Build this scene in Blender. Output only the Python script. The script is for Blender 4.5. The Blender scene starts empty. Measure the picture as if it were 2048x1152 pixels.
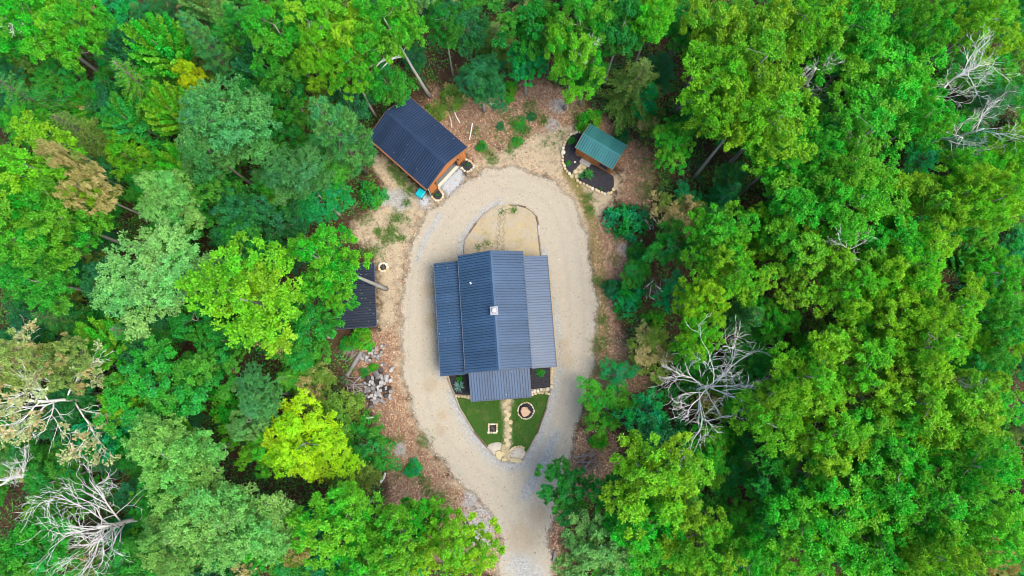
import bpy, bmesh, math, random
import numpy as np
from mathutils import Vector, Matrix, Quaternion
from mathutils.geometry import delaunay_2d_cdt

# ------------------------------------------------------------------ camera, sky, sun, exposure
SC = bpy.context.scene
COL = SC.collection
FPX, CAM_H = 1366.0, 74.0                 # focal length in photo pixels, flying height in metres
TILT = math.atan(194 / FPX)               # the drone looks 8 degrees away from straight down
cam = bpy.data.cameras.new('camera'); cam.sensor_width = 36.0; cam.lens = 36 * FPX / 2048
cam.clip_end = 3000; cam.clip_start = 0.5
camo = bpy.data.objects.new('camera', cam); COL.objects.link(camo)
camo.location = (0, 0, CAM_H); camo.rotation_euler = (TILT, 0, 0)
SC.camera = camo
SUN_EL, SUN_AZ = math.radians(61), math.radians(116)      # azimuth clockwise from +Y
w = bpy.data.worlds.new('World'); SC.world = w; w.use_nodes = True
nt = w.node_tree; nt.nodes.clear()
sky = nt.nodes.new('ShaderNodeTexSky'); sky.sky_type = 'NISHITA'; sky.sun_disc = False
sky.sun_elevation = SUN_EL; sky.sun_rotation = SUN_AZ; sky.air_density = 1.0; sky.dust_density = 3.0
hs = nt.nodes.new('ShaderNodeHueSaturation'); hs.inputs['Saturation'].default_value = 1.1
bg = nt.nodes.new('ShaderNodeBackground'); bg.inputs['Strength'].default_value = 0.15
wo = nt.nodes.new('ShaderNodeOutputWorld')
nt.links.new(sky.outputs[0], hs.inputs['Color']); nt.links.new(hs.outputs[0], bg.inputs[0]); nt.links.new(bg.outputs[0], wo.inputs[0])
sl = bpy.data.lights.new('sun', 'SUN'); sl.energy = 1.5; sl.angle = math.radians(42); sl.color = (1.0, 0.95, 0.84)
so = bpy.data.objects.new('sun', sl); COL.objects.link(so)
sdir = Vector((math.sin(SUN_AZ) * math.cos(SUN_EL), math.cos(SUN_AZ) * math.cos(SUN_EL), math.sin(SUN_EL)))
so.rotation_euler = sdir.to_track_quat('Z', 'Y').to_euler(); so.location = sdir * 150
vs = SC.view_settings; vs.view_transform = 'Standard'; vs.look = 'None'; vs.gamma = 1; vs.exposure = 1.48; SC.cycles.filter_width = 0.95; vs.use_curve_mapping = False
SC.cycles.max_bounces = 8; SC.cycles.diffuse_bounces = 4; SC.cycles.transmission_bounces = 4; SC.cycles.transparent_max_bounces = 6
SC.cycles.caustics_reflective = False; SC.cycles.caustics_refractive = False

# ------------------------------------------------------------------ helpers
random.seed(7); RNG = np.random.default_rng(7)
def at(px, py, z=0.0):
    """world x, y of the place seen at photo pixel (px, py) when it lies at height z"""
    u = (px - 1024) / FPX; v = (576 - py) / FPX
    dx, dy, dz = u, v * math.cos(TILT) + math.sin(TILT), v * math.sin(TILT) - math.cos(TILT)
    k = (z - CAM_H) / dz
    return (dx * k, dy * k)
def A(L, z=0.0): return [at(x, y, z) for x, y in L]
def photo(p):
    x, y, z = p[0], p[1], p[2] - CAM_H
    up = y * math.cos(TILT) + z * math.sin(TILT); fw = y * math.sin(TILT) - z * math.cos(TILT)
    return (1024 + FPX * x / fw, 576 - FPX * up / fw)
def tag(o, label=None, cat=None, group=None, kind=None):
    if label: o['label'] = label
    if cat: o['category'] = cat
    if group: o['group'] = group
    if kind: o['kind'] = kind
    return o
def link(name, me, mat=None, parent=None, loc=(0, 0, 0), rz=0.0):
    o = bpy.data.objects.new(name, me); COL.objects.link(o)
    if me is not None and mat is not None and not me.materials: me.materials.append(mat)
    o.parent = parent; o.location = loc; o.rotation_euler = (0, 0, rz)
    return o
def empty(name, loc=(0, 0, 0), rz=0.0, parent=None):
    o = bpy.data.objects.new(name, None); COL.objects.link(o); o.empty_display_size = 0.3
    o.location = loc; o.rotation_euler = (0, 0, rz); o.parent = parent
    return o

class MB:
    """collects simple solids for one mesh"""
    def __init__(s): s.v = []; s.f = []
    def add(s, vs_, fs_):
        n = len(s.v); s.v += [tuple(p) for p in vs_]; s.f += [tuple(i + n for i in q) for q in fs_]; return s
    def box(s, x0, x1, y0, y1, z0, z1):
        return s.add([(x0, y0, z0), (x1, y0, z0), (x1, y1, z0), (x0, y1, z0), (x0, y0, z1), (x1, y0, z1), (x1, y1, z1), (x0, y1, z1)],
                     [(0, 3, 2, 1), (4, 5, 6, 7), (0, 1, 5, 4), (1, 2, 6, 5), (2, 3, 7, 6), (3, 0, 4, 7)])
    def hexa(s, lo, hi):
        n = len(lo)
        return s.add(list(lo) + list(hi), [tuple(range(n))[::-1], tuple(range(n, 2 * n))] + [(i, (i + 1) % n, (i + 1) % n + n, i + n) for i in range(n)])
    def bar(s, a, b, wd, ht, up=(0, 0, 1)):
        a, b = Vector(a), Vector(b); d = (b - a).normalized(); sd = d.cross(Vector(up)).normalized() * wd / 2; u = sd.cross(d).normalized() * ht / 2
        return s.add([a - sd - u, a + sd - u, a + sd + u, a - sd + u, b - sd - u, b + sd - u, b + sd + u, b - sd + u],
                     [(0, 1, 2, 3), (7, 6, 5, 4), (0, 4, 5, 1), (1, 5, 6, 2), (2, 6, 7, 3), (3, 7, 4, 0)])
    def tube(s, pts, rad, n=6):
        pts = [Vector(p) for p in pts]; base = len(s.v); pr = None
        for i, p in enumerate(pts):
            d = (pts[min(i + 1, len(pts) - 1)] - pts[max(i - 1, 0)])
            if d.length < 1e-6: d = Vector((0, 0, 1))
            d.normalize()
            if pr is None: pr = d.orthogonal().normalized()
            pr = (pr - d * pr.dot(d)); pr = pr.normalized() if pr.length > 1e-4 else d.orthogonal().normalized()
            q = d.cross(pr); r = rad[i]
            for k in range(n):
                a = 2 * math.pi * k / n; c = p + (pr * math.cos(a) + q * math.sin(a)) * r; s.v.append((c.x, c.y, c.z))
        for i in range(len(pts) - 1):
            for k in range(n):
                a = base + i * n + k; b = base + i * n + (k + 1) % n; s.f.append((a, b, b + n, a + n))
        s.f.append(tuple(base + k for k in range(n))[::-1]); e = base + (len(pts) - 1) * n; s.f.append(tuple(e + k for k in range(n)))
        return s
    def lathe(s, prof, n=16, cx=0, cy=0):
        base = len(s.v)
        for r, z in prof:
            for k in range(n): a = 2 * math.pi * k / n; s.v.append((cx + r * math.cos(a), cy + r * math.sin(a), z))
        for i in range(len(prof) - 1):
            for k in range(n): a = base + i * n + k; b = base + i * n + (k + 1) % n; s.f.append((a, b, b + n, a + n))
        s.f.append(tuple(base + k for k in range(n))[::-1]); e = base + (len(prof) - 1) * n; s.f.append(tuple(e + k for k in range(n)))
        return s
    def mesh(s, name='m', smooth=False):
        me = bpy.data.meshes.new(name); me.from_pydata(s.v, [], s.f); me.validate(); me.update()
        if smooth: me.polygons.foreach_set('use_smooth', [True] * len(me.polygons))
        return me
    def build(s, name, mat, parent=None, loc=(0, 0, 0), rz=0.0, smooth=False, bevel=0):
        me = s.mesh(name, smooth)
        if bevel:
            bm = bmesh.new(); bm.from_mesh(me); bmesh.ops.bevel(bm, geom=bm.edges[:], offset=bevel, segments=1, affect='EDGES'); bm.to_mesh(me); bm.free()
        return link(name, me, mat, parent, loc, rz)

def np_mesh(name, verts, quads, attrs=None):
    me = bpy.data.meshes.new(name); nv, nq = len(verts), len(quads)
    me.vertices.add(nv); me.vertices.foreach_set('co', np.asarray(verts, dtype=np.float32).ravel())
    k = quads.shape[1]
    me.loops.add(nq * k); me.loops.foreach_set('vertex_index', np.asarray(quads, dtype=np.int32).ravel())
    me.polygons.add(nq); me.polygons.foreach_set('loop_start', np.arange(0, nq * k, k, dtype=np.int32))
    me.update(calc_edges=True)
    for an, (ty, dom, data) in (attrs or {}).items():
        a = me.attributes.new(an, ty, dom); a.data.foreach_set('color' if ty == 'FLOAT_COLOR' else 'value', np.asarray(data, dtype=np.float32).ravel())
    return me
def unit(a): return a / np.maximum(np.linalg.norm(a, axis=-1, keepdims=True), 1e-9)
def leaf_quads(c, axis, nrm, L, W, fold=0.25):
    """leaf-shaped folded quads: c base points, axis leaf directions, nrm upper side"""
    axis = unit(axis); nrm = unit(nrm - axis * (nrm * axis).sum(1, keepdims=True)); b = np.cross(nrm, axis)
    L = np.asarray(L).reshape(-1, 1) * np.ones((len(c), 1)); W = np.asarray(W).reshape(-1, 1) * np.ones((len(c), 1))
    mid = c + axis * L * 0.55
    v = np.stack([c, mid + b * W / 2 + nrm * W * fold, c + axis * L, mid - b * W / 2 + nrm * W * fold], 1).reshape(-1, 3)
    return v, np.arange(len(c) * 4).reshape(-1, 4)

def smooth_poly(P, step=0.5, closed=True):
    P = [Vector(p) for p in P]; n = len(P); out = []
    rng = range(n) if closed else range(n - 1)
    for i in rng:
        p1, p2 = P[i], P[(i + 1) % n]
        p0 = P[(i - 1) % n] if closed or i > 0 else p1; p3 = P[(i + 2) % n] if closed or i + 2 < n else p2
        k = max(1, int((p2 - p1).length / step))
        for j in range(k):
            t = j / k
            out.append(0.5 * ((2 * p1) + (p2 - p0) * t + (2 * p0 - 5 * p1 + 4 * p2 - p3) * t * t + (3 * p1 - p0 - 3 * p2 + p3) * t ** 3))
    if not closed: out.append(P[-1])
    return [tuple(p) for p in out]
def wob(x, y, f=1.0):
    return math.sin(x * 1.7 * f + 1.3 * math.sin(y * 1.1 * f)) * 0.5 + math.sin(y * 2.3 * f + 1.7 * math.sin(x * 1.9 * f) + 2) * 0.35 + math.sin((x + y) * 4.1 * f + 1) * 0.15
def jitter(P, amt, f=1.0): return [(x + wob(x, y, f) * amt, y + wob(y + 9, x - 4, f) * amt) for x, y in P]
def inside(pts, poly):
    pts = np.asarray(pts); x, y = pts[:, 0], pts[:, 1]; r = np.zeros(len(pts), bool); n = len(poly)
    for i in range(n):
        x1, y1 = poly[i]; x2, y2 = poly[(i + 1) % n]
        if y1 == y2: continue
        c = ((y1 > y) != (y2 > y)) & (x < (x2 - x1) * (y - y1) / (y2 - y1) + x1); r ^= c
    return r
def dist(pts, poly, closed=True):
    pts = np.asarray(pts)[:, :2]; d = np.full(len(pts), 1e9); n = len(poly)
    for i in range(n if closed else n - 1):
        a = np.array(poly[i]); b = np.array(poly[(i + 1) % n]); ab = b - a; t = np.clip(((pts - a) @ ab) / max(ab @ ab, 1e-9), 0, 1)
        d = np.minimum(d, np.linalg.norm(pts - a - t[:, None] * ab, axis=1))
    return d
def sheet(name, poly, z, mat, step=1.0, attrs=None, zfun=None, parent=None, skirt=0.0):
    """triangulated flat area with inner points, so that attributes and relief have something to sit on"""
    n = len(poly); xs = [p[0] for p in poly]; ys = [p[1] for p in poly]
    gx, gy = np.meshgrid(np.arange(min(xs), max(xs), step), np.arange(min(ys), max(ys), step)); g = np.stack([gx.ravel(), gy.ravel()], 1)
    if len(g):
        g = g + RNG.uniform(-.25, .25, g.shape) * step; g = g[inside(g, poly)]
        if len(g): g = g[dist(g, poly) > step * 0.45]
    V2 = [Vector(p) for p in poly] + [Vector(p) for p in g]
    vo, eo, fo = delaunay_2d_cdt(V2, [], [list(range(n))], 1, 1e-5)[:3]
    vv = np.array([(p.x, p.y, 0.0) for p in vo]); vv[:, 2] = z
    dd = dist(vv, poly)
    if zfun is not None: vv[:, 2] += zfun(vv, dd)
    fs = [tuple(f) for f in fo]; vl = [tuple(p) for p in vv]
    if skirt:
        m = len(vl); vl += [(x, y, z - skirt) for x, y in poly]
        idx = {}
        for i, p in enumerate(vl[:m]): idx[(round(p[0], 4), round(p[1], 4))] = i
        ring = [idx.get((round(x, 4), round(y, 4))) for x, y in poly]
        for i in range(n):
            a, b = ring[i], ring[(i + 1) % n]
            if a is not None and b is not None: fs.append((a, m + i, m + (i + 1) % n, b))
    me = bpy.data.meshes.new(name); me.from_pydata(vl, [], fs); me.update()
    at_ = {'edge': np.concatenate([dd, np.zeros(len(vl) - len(vv))])}
    if attrs: at_.update({k: np.concatenate([f(vv), np.zeros(len(vl) - len(vv))]) for k, f in attrs.items()})
    for k, data in at_.items():
        a = me.attributes.new(k, 'FLOAT', 'POINT'); a.data.foreach_set('value', np.asarray(data, dtype=np.float32))
    bm = bmesh.new(); bm.from_mesh(me); bmesh.ops.recalc_face_normals(bm, faces=bm.faces); bm.faces.ensure_lookup_table()
    if sum(f.normal.z for f in bm.faces) < 0: bmesh.ops.reverse_faces(bm, faces=bm.faces)
    bm.to_mesh(me); bm.free()
    return link(name, me, mat, parent)

# ------------------------------------------------------------------ materials
class N:
    def __init__(s, name):
        s.m = bpy.data.materials.new(name); s.m.use_nodes = True; s.t = s.m.node_tree; s.t.nodes.clear(); s.out = s.t.nodes.new('ShaderNodeOutputMaterial')
        s._c = None
    def n(s, ty, **kw):
        q = s.t.nodes.new('ShaderNode' + ty)
        for k, v in kw.items(): setattr(q, k, v)
        return q
    def lk(s, a, b): s.t.links.new(a, b)
    def set(s, sock, v):
        if hasattr(v, 'links') or hasattr(v, 'is_output'): s.lk(v, sock)
        elif isinstance(v, tuple) and len(v) == 3 and sock.type == 'RGBA': sock.default_value = (*v, 1)
        else: sock.default_value = v
    def coord(s):
        if s._c is None: s._c = s.n('TexCoord').outputs['Object']
        return s._c
    def world(s): return s.n('NewGeometry').outputs['Position']
    def noise(s, scale, detail=4, rough=0.55, vec=None, dist_=0.0):
        q = s.n('TexNoise'); q.inputs['Scale'].default_value = scale; q.inputs['Detail'].default_value = detail; q.inputs['Roughness'].default_value = rough
        q.inputs['Distortion'].default_value = dist_; s.lk(vec or s.world(), q.inputs['Vector']); return q.outputs['Fac']
    def voro(s, scale, vec=None, out='Color'):
        q = s.n('TexVoronoi'); q.inputs['Scale'].default_value = scale; s.lk(vec or s.world(), q.inputs['Vector']); return q.outputs[out]
    def attr(s, name, out='Fac'): q = s.n('Attribute'); q.attribute_name = name; return q.outputs[out]
    def math(s, op, a, b=0.0, c=0.0, clamp=False):
        q = s.n('Math', operation=op); q.use_clamp = clamp
        for i, v in enumerate((a, b, c)): s.set(q.inputs[i], v)
        return q.outputs[0]
    def ramp(s, fac, lo, hi):
        q = s.n('MapRange'); q.clamp = True; s.set(q.inputs['Value'], fac); s.set(q.inputs['From Min'], lo); s.set(q.inputs['From Max'], hi); return q.outputs[0]
    def mix(s, fac, a, b, blend='MIX'):
        q = s.n('Mix', data_type='RGBA', blend_type=blend); s.set(q.inputs[0], fac); s.set(q.inputs[6], a); s.set(q.inputs[7], b); return q.outputs[2]
    def sep(s, col): q = s.n('SeparateColor'); s.lk(col, q.inputs[0]); return q.outputs
    def bsdf(s, col, rough=0.8, spec=0.3, metal=0.0, bump=None, bs=0.4, bd=0.05, coat=0):
        q = s.n('BsdfPrincipled'); s.set(q.inputs['Base Color'], col); s.set(q.inputs['Roughness'], rough); s.set(q.inputs['Specular IOR Level'], spec); s.set(q.inputs['Metallic'], metal)
        if bump is not None:
            b = s.n('Bump'); b.inputs['Strength'].default_value = bs; b.inputs['Distance'].default_value = bd; s.lk(bump, b.inputs['Height']); s.lk(b.outputs[0], q.inputs['Normal'])
        return q.outputs[0]
    def done(s, sh): s.lk(sh, s.out.inputs['Surface']); return s.m
M = {}
def plain(name, col, var=0.25, scale=3.0, rough=0.75, spec=0.3, metal=0.0, bump=0.3, stretch=None):
    k = N(name); vec = k.coord()
    if stretch:
        mp = k.n('Mapping'); mp.inputs['Scale'].default_value = stretch; k.lk(vec, mp.inputs['Vector']); vec = mp.outputs[0]
    oi = k.n('ObjectInfo').outputs['Random']
    off = k.n('VectorMath', operation='ADD'); k.lk(vec, off.inputs[0]); cb = k.n('CombineXYZ'); k.lk(k.math('MULTIPLY', oi, 37.0), cb.inputs[0]); k.lk(cb.outputs[0], off.inputs[1]); vec = off.outputs[0]
    n1 = k.noise(scale, 5, 0.6, vec); n2 = k.noise(scale * 7, 3, 0.6, vec)
    f = k.math('ADD', k.math('MULTIPLY', k.math('SUBTRACT', n1, 0.5), var * 3), k.math('MULTIPLY', k.math('SUBTRACT', n2, 0.5), var * 1.6))
    f = k.math('ADD', k.math('ADD', f, 1.0), k.math('MULTIPLY', k.math('SUBTRACT', oi, 0.5), var * 1.2))
    g = k.n('Mix', data_type='RGBA', blend_type='MULTIPLY'); g.inputs[0].default_value = 1.0; g.inputs[6].default_value = (*col, 1)
    cc = k.n('CombineColor'); [k.lk(f, cc.inputs[i]) for i in range(3)]; k.lk(cc.outputs[0], g.inputs[7])
    M[name] = k.done(k.bsdf(g.outputs[2], rough, spec, metal, n2, bump, 0.03)); return M[name]
def roof_mat(name, col, rough=0.36, spec=0.5):
    k = N(name); oi = k.n('ObjectInfo').outputs['Random']
    n1 = k.noise(0.5, 5, 0.65); n2 = k.noise(6.0, 4, 0.65)
    f = k.math('ADD', k.math('MULTIPLY', k.math('SUBTRACT', n1, 0.5), 0.5), k.math('MULTIPLY', k.math('SUBTRACT', oi, 0.5), 0.25))
    f = k.math('ADD', k.math('ADD', f, 1.0), k.math('MULTIPLY', k.math('SUBTRACT', n2, 0.5), 0.35))
    cc = k.n('CombineColor'); [k.lk(f, cc.inputs[i]) for i in range(3)]
    c = k.mix(1.0, col, cc.outputs[0], 'MULTIPLY')
    c = k.mix(k.math('MULTIPLY', k.ramp(n2, 0.62, 0.8), 0.15), c, (0.12, 0.13, 0.13))
    r = k.math('ADD', k.math('MULTIPLY', n1, 0.22), rough - 0.1)
    M[name] = k.done(k.bsdf(c, r, spec, 0.0, k.math('ADD', k.math('MULTIPLY', k.noise(1.3, 2, 0.5), 3.0), n2), 0.15, 0.02)); return M[name]
roof_mat('roof_blue', (0.025, 0.058, 0.112), 0.40, 0.48); roof_mat('roof_dark', (0.015, 0.029, 0.062), 0.42, 0.35); roof_mat('roof_black', (0.016, 0.022, 0.036), 0.45, 0.35)
roof_mat('roof_green', (0.028, 0.14, 0.135), 0.36)
plain('trim', (0.05, 0.065, 0.09), 0.1, rough=0.45); plain('galvanised', (0.24, 0.25, 0.27), 0.12, rough=0.4, metal=0.3); plain('white_paint', (0.46, 0.46, 0.45), 0.06, rough=0.5)
plain('wood_siding', (0.40, 0.145, 0.040), 0.35, 2.0, stretch=(6, 6, 0.7)); plain('wood_trim', (0.20, 0.095, 0.042), 0.3, 2.0); plain('log_wall', (0.20, 0.10, 0.045), 0.3, 2.0, stretch=(1, 1, 5))
plain('concrete', (0.418, 0.383, 0.298), 0.12); plain('floor_grey', (0.101, 0.103, 0.097), 0.2, 1.0); plain('glass', (0.011, 0.014, 0.016), 0.05, rough=0.08, spec=0.6, bump=0.0)
plain('timber', (0.245, 0.199, 0.149), 0.35, 2.0, stretch=(1, 1, 1)); plain('timber_brown', (0.122, 0.074, 0.049), 0.35, 2.0)
plain('stone_tan', (0.403, 0.319, 0.181), 0.3, 3.0, bump=0.6); plain('stone_pale', (0.475, 0.426, 0.324), 0.25, 3.0, bump=0.6); plain('stone_pink', (0.360, 0.234, 0.149), 0.25, 2.0, bump=0.6); plain('stone_grey', (0.259, 0.248, 0.227), 0.3, 3.0, bump=0.6)
plain('flagstone', (0.360, 0.298, 0.162), 0.25, 2.5, bump=0.5); plain('flag_dull', (0.27, 0.235, 0.155), 0.25, 2.5, bump=0.5); plain('char', (0.016, 0.014, 0.013), 0.4, 6.0); plain('wood_pale', (0.29, 0.275, 0.265), 0.25, 5.0); plain('wood_grey', (0.17, 0.16, 0.16), 0.35, 5.0); plain('wood_charred', (0.040, 0.035, 0.032), 0.4, 5.0)
plain('bin_teal', (0.0, 0.32, 0.36), 0.08, rough=0.4, bump=0.05); plain('rubber', (0.03, 0.03, 0.03), 0.2)
plain('bark', (0.166, 0.145, 0.113), 0.4, 1.5, bump=0.6, stretch=(3, 3, 0.6)); plain('bark_grey', (0.259, 0.248, 0.214), 0.35, 1.2, bump=0.6, stretch=(3, 3, 0.5)); plain('bark_dead', (0.62, 0.59, 0.55), 0.3, 2.0, stretch=(3, 3, 0.5)); plain('bark_dark', (0.079, 0.060, 0.045), 0.4, 2.0)
def mulch():
    k = N('mulch'); v = k.voro(16); n = k.noise(5, 6); r = k.sep(v)[0]
    c = k.mix(r, (0.010, 0.010, 0.013), (0.040, 0.038, 0.045)); c = k.mix(k.ramp(n, 0.62, 0.75), c, (0.07, 0.055, 0.05))
    M['mulch'] = k.done(k.bsdf(c, 0.85, 0.25, 0, r, 0.9, 0.05))
mulch()
def leaf_mat(name, trans=0.46):
    k = N(name); oi = k.n('ObjectInfo'); tint = k.attr('tint'); cl = k.attr('clump')
    col = oi.outputs['Color']
    f = k.math('ADD', k.math('MULTIPLY', tint, 0.75), 0.62)
    hsn = k.n('HueSaturation'); k.lk(col, hsn.inputs['Color']); k.lk(k.math('ADD', 0.54, k.math('MULTIPLY', cl, -0.060)), hsn.inputs['Hue']); k.lk(f, hsn.inputs['Value'])
    aut = k.math('LESS_THAN', cl, k.math('SUBTRACT', 1.0, oi.outputs['Alpha']))
    ac = k.mix(tint, (0.40, 0.25, 0.09), (0.66, 0.54, 0.26))
    c = k.mix(k.math('MULTIPLY', aut, k.math('ADD', 0.55, k.math('MULTIPLY', tint, 0.45))), hsn.outputs[0], ac)
    p = k.bsdf(c, 0.5, 0.28)
    tr = k.n('BsdfTranslucent'); k.lk(k.mix(0.5, c, k.mix(1.0, c, (1.3, 1.25, 0.3), 'MULTIPLY')), tr.inputs['Color'])
    mx = k.n('MixShader'); mx.inputs[0].default_value = trans; k.lk(p, mx.inputs[1]); k.lk(tr.outputs[0], mx.inputs[2])
    M[name] = k.done(mx.outputs[0])
leaf_mat('leaf')
def leafcol_mat(name):
    k = N(name); c = k.attr('leafcol', 'Color'); M[name] = k.done(k.bsdf(c, 0.65, 0.2))
leafcol_mat('leafcol')
def ground_mat():
    k = N('forest_floor')
    sand, lit, oli, gry = k.attr('sand'), k.attr('litter'), k.attr('olive'), k.attr('grey')
    big = k.noise(0.35, 5, 0.6); mid = k.noise(1.6, 5, 0.62, dist_=0.6); fine = k.noise(9, 4, 0.7); v = k.sep(k.voro(11)); v2 = k.sep(k.voro(5.5))
    fl = k.mix(k.ramp(mid, 0.45, 0.75), (0.026, 0.018, 0.011), (0.076, 0.049, 0.027)); fl = k.mix(k.math('MULTIPLY', v[0], 0.5), fl, (0.112, 0.068, 0.036))
    lt = k.mix(v[0], (0.099, 0.053, 0.033), (0.264, 0.156, 0.098)); lt = k.mix(k.ramp(v[1], 0.75, 0.95), lt, (0.363, 0.260, 0.166)); lt = k.mix(k.ramp(mid, 0.5, 0.72), lt, (0.224, 0.176, 0.119)); lt = k.mix(k.math('MULTIPLY', k.ramp(big, 0.56, 0.7), 0.6), lt, (0.079, 0.055, 0.039))
    sd = k.mix(k.ramp(mid, 0.3, 0.7), (0.383, 0.293, 0.160), (0.297, 0.234, 0.143)); sd = k.mix(k.math('MULTIPLY', fine, 0.35), sd, (0.436, 0.371, 0.249)); sd = k.mix(k.math('MULTIPLY', k.ramp(k.noise(0.9, 6, 0.7), 0.50, 0.62), 0.8), sd, (0.178, 0.130, 0.083)); sd = k.mix(k.math('MULTIPLY', k.ramp(v[1], 0.93, 0.97), 0.5), sd, (0.132, 0.104, 0.059))
    ol = k.mix(fine, (0.079, 0.078, 0.018), (0.198, 0.163, 0.065))
    gr = k.mix(v[0], (0.172, 0.169, 0.160), (0.330, 0.325, 0.297))
    def wt(a, lo=0.3, hi=0.7): return k.ramp(k.math('ADD', a, k.math('MULTIPLY', k.math('SUBTRACT', k.noise(1.1, 6, 0.72), 0.5), 1.5)), lo, hi)
    c = k.mix(wt(lit), fl, lt); sd = k.mix(0.35, sd, (0.27, 0.235, 0.19)); c = k.mix(wt(k.math('MULTIPLY', sand, 0.80)), c, sd); c = k.mix(wt(oli), c, ol); c = k.mix(wt(gry), c, gr)
    h = k.math('ADD', k.math('MULTIPLY', fine, 0.5), v[0])
    M['forest_floor'] = k.done(k.bsdf(c, 0.95, 0.1, 0, h, 0.6, 0.06))
ground_mat()
def gravel_mat(name, c0, c1, fade=True, grey=True):
    k = N(name); big = k.noise(0.22, 4, 0.55); mid = k.noise(1.3, 5, 0.6); fine = k.noise(14, 3, 0.7); v = k.sep(k.voro(9)); v2 = k.sep(k.voro(9.5))
    c = k.mix(k.ramp(mid, 0.3, 0.72), c0, c1); c = k.mix(k.math('MULTIPLY', v[0], 0.35), c, (0.462, 0.416, 0.321)); c = k.mix(k.math('MULTIPLY', fine, 0.35), c, (0.218, 0.189, 0.137))
    c = k.mix(k.math('MULTIPLY', k.ramp(v2[1], 0.982, 0.995), 0.7), c, (0.132, 0.111, 0.089))
    c = k.mix(k.math('MULTIPLY', k.ramp(big, 0.5, 0.68), 0.35), c, (0.297, 0.267, 0.214))
    if grey:
        g = k.ramp(k.math('ADD', k.attr('grey'), k.math('MULTIPLY', k.math('SUBTRACT', k.noise(1.5, 6, 0.75), 0.5), 1.3)), 0.3, 0.9)
        c = k.mix(k.math('MULTIPLY', g, 0.8), c, k.mix(v[2], (0.172, 0.182, 0.184), (0.343, 0.345, 0.321)))
        b = k.ramp(k.math('ADD', k.attr('dirt'), k.math('MULTIPLY', k.math('SUBTRACT', k.noise(1.8, 6, 0.75), 0.5), 1.4)), 0.35, 0.8)
        c = k.mix(k.math('MULTIPLY', b, 0.4), c, k.mix(fine, (0.218, 0.156, 0.083), (0.277, 0.208, 0.119)))
    if grey: c = k.mix(k.math('MULTIPLY', k.ramp(k.math('ADD', k.attr('track'), k.math('MULTIPLY', k.math('SUBTRACT', k.noise(1.2, 5, 0.7), 0.5), 1.2)), 0.3, 1.0), 0.42), c, (0.25, 0.22, 0.18))
    sh = k.bsdf(c, 0.92, 0.15, 0, k.math('ADD', v[0], fine), 0.5, 0.04)
    if fade:
        e = k.ramp(k.math('ADD', k.attr('edge'), k.math('MULTIPLY', k.math('SUBTRACT', k.noise(2.2, 6, 0.8), 0.5), 1.5)), 0.05, 0.55)
        tb = k.n('BsdfTransparent'); mx = k.n('MixShader'); k.lk(e, mx.inputs[0]); k.lk(tb.outputs[0], mx.inputs[1]); k.lk(sh, mx.inputs[2]); sh = mx.outputs[0]
    M[name] = k.done(sh)
gravel_mat('gravel', (0.315, 0.278, 0.212), (0.285, 0.252, 0.192)); gravel_mat('gravel_grey', (0.27, 0.31, 0.36), (0.32, 0.36, 0.40), True, False); gravel_mat('sand_path', (0.343, 0.280, 0.160), (0.290, 0.234, 0.131), True, False)
gravel_mat('pebbles', (0.436, 0.390, 0.309), (0.370, 0.325, 0.267), False, False)
def dry_mat():
    k = N('dry_grass'); mid = k.noise(0.8, 6, 0.65); fine = k.noise(10, 4, 0.75); big = k.noise(0.5, 5, 0.6)
    c = k.mix(k.ramp(mid, 0.35, 0.65), (0.290, 0.234, 0.149), (0.343, 0.280, 0.149)); c = k.mix(k.ramp(big, 0.55, 0.72), c, (0.172, 0.156, 0.053)); c = k.mix(k.math('MULTIPLY', fine, 0.5), c, (0.224, 0.169, 0.095))
    c = k.mix(k.math('MULTIPLY', k.ramp(k.noise(0.7, 6, 0.7), 0.46, 0.62), 0.8), c, (0.27, 0.25, 0.21)); v_ = k.sep(k.voro(10)); c = k.mix(k.math('MULTIPLY', v_[0], 0.35), c, (0.36, 0.31, 0.23)); c = k.mix(k.math('MULTIPLY', k.ramp(k.noise(2.2, 6, 0.75), 0.56, 0.66), 0.6), c, (0.16, 0.15, 0.06))
    M['dry_grass'] = k.done(k.bsdf(c, 0.95, 0.1, 0, fine, 0.5, 0.04))
    k = N('lawn'); mid = k.noise(0.9, 5, 0.6); fine = k.noise(12, 4, 0.75)
    c = k.mix(fine, (0.016, 0.056, 0.008), (0.055, 0.13, 0.018)); c = k.mix(k.math('MULTIPLY', k.ramp(mid, 0.52, 0.68), 0.6), c, (0.12, 0.12, 0.035))
    M['lawn'] = k.done(k.bsdf(c, 0.9, 0.1, 0, fine, 0.6, 0.05))
dry_mat()

# ------------------------------------------------------------------ ground, drive, island
P_OUT = [(1002, 1175), (1000, 1080), (982, 1040), (948, 1000), (915, 968), (880, 930), (850, 890), (826, 840), (811, 790), (803, 740), (797, 680), (796, 620), (803, 560), (816, 500), (834, 458), (858, 420), (884, 396), (925, 362), (958, 339), (1000, 331), (1050, 334), (1092, 350), (1126, 376), (1152, 406), (1169, 440), (1182, 490), (1193, 560), (1198, 640), (1193, 720), (1181, 780), (1166, 840), (1151, 890), (1136, 950), (1122, 1010), (1107, 1060), (1100, 1175)]
P_ISL = [(928, 510), (931, 479), (938, 467), (953, 446), (970, 428), (984, 418), (997, 411), (1018, 408), (1036, 410), (1052, 415), (1064, 422), (1073, 432), (1077, 450), (1078, 471), (1083, 511), (1098, 525), (1104, 560), (1110, 650), (1116, 735), (1108, 748), (1105, 764), (1101, 782), (1093, 814), (1074, 868), (1052, 910), (1046, 919), (1036, 924), (997, 920), (988, 911), (974, 895), (948, 863), (920, 816), (911, 793), (895, 756), (884, 752), (876, 690), (870, 600), (866, 545), (885, 528)]
drive_poly = jitter(smooth_poly(A(P_OUT), 0.5), 0.35, 0.8)
isl_poly = A(P_ISL)
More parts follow.
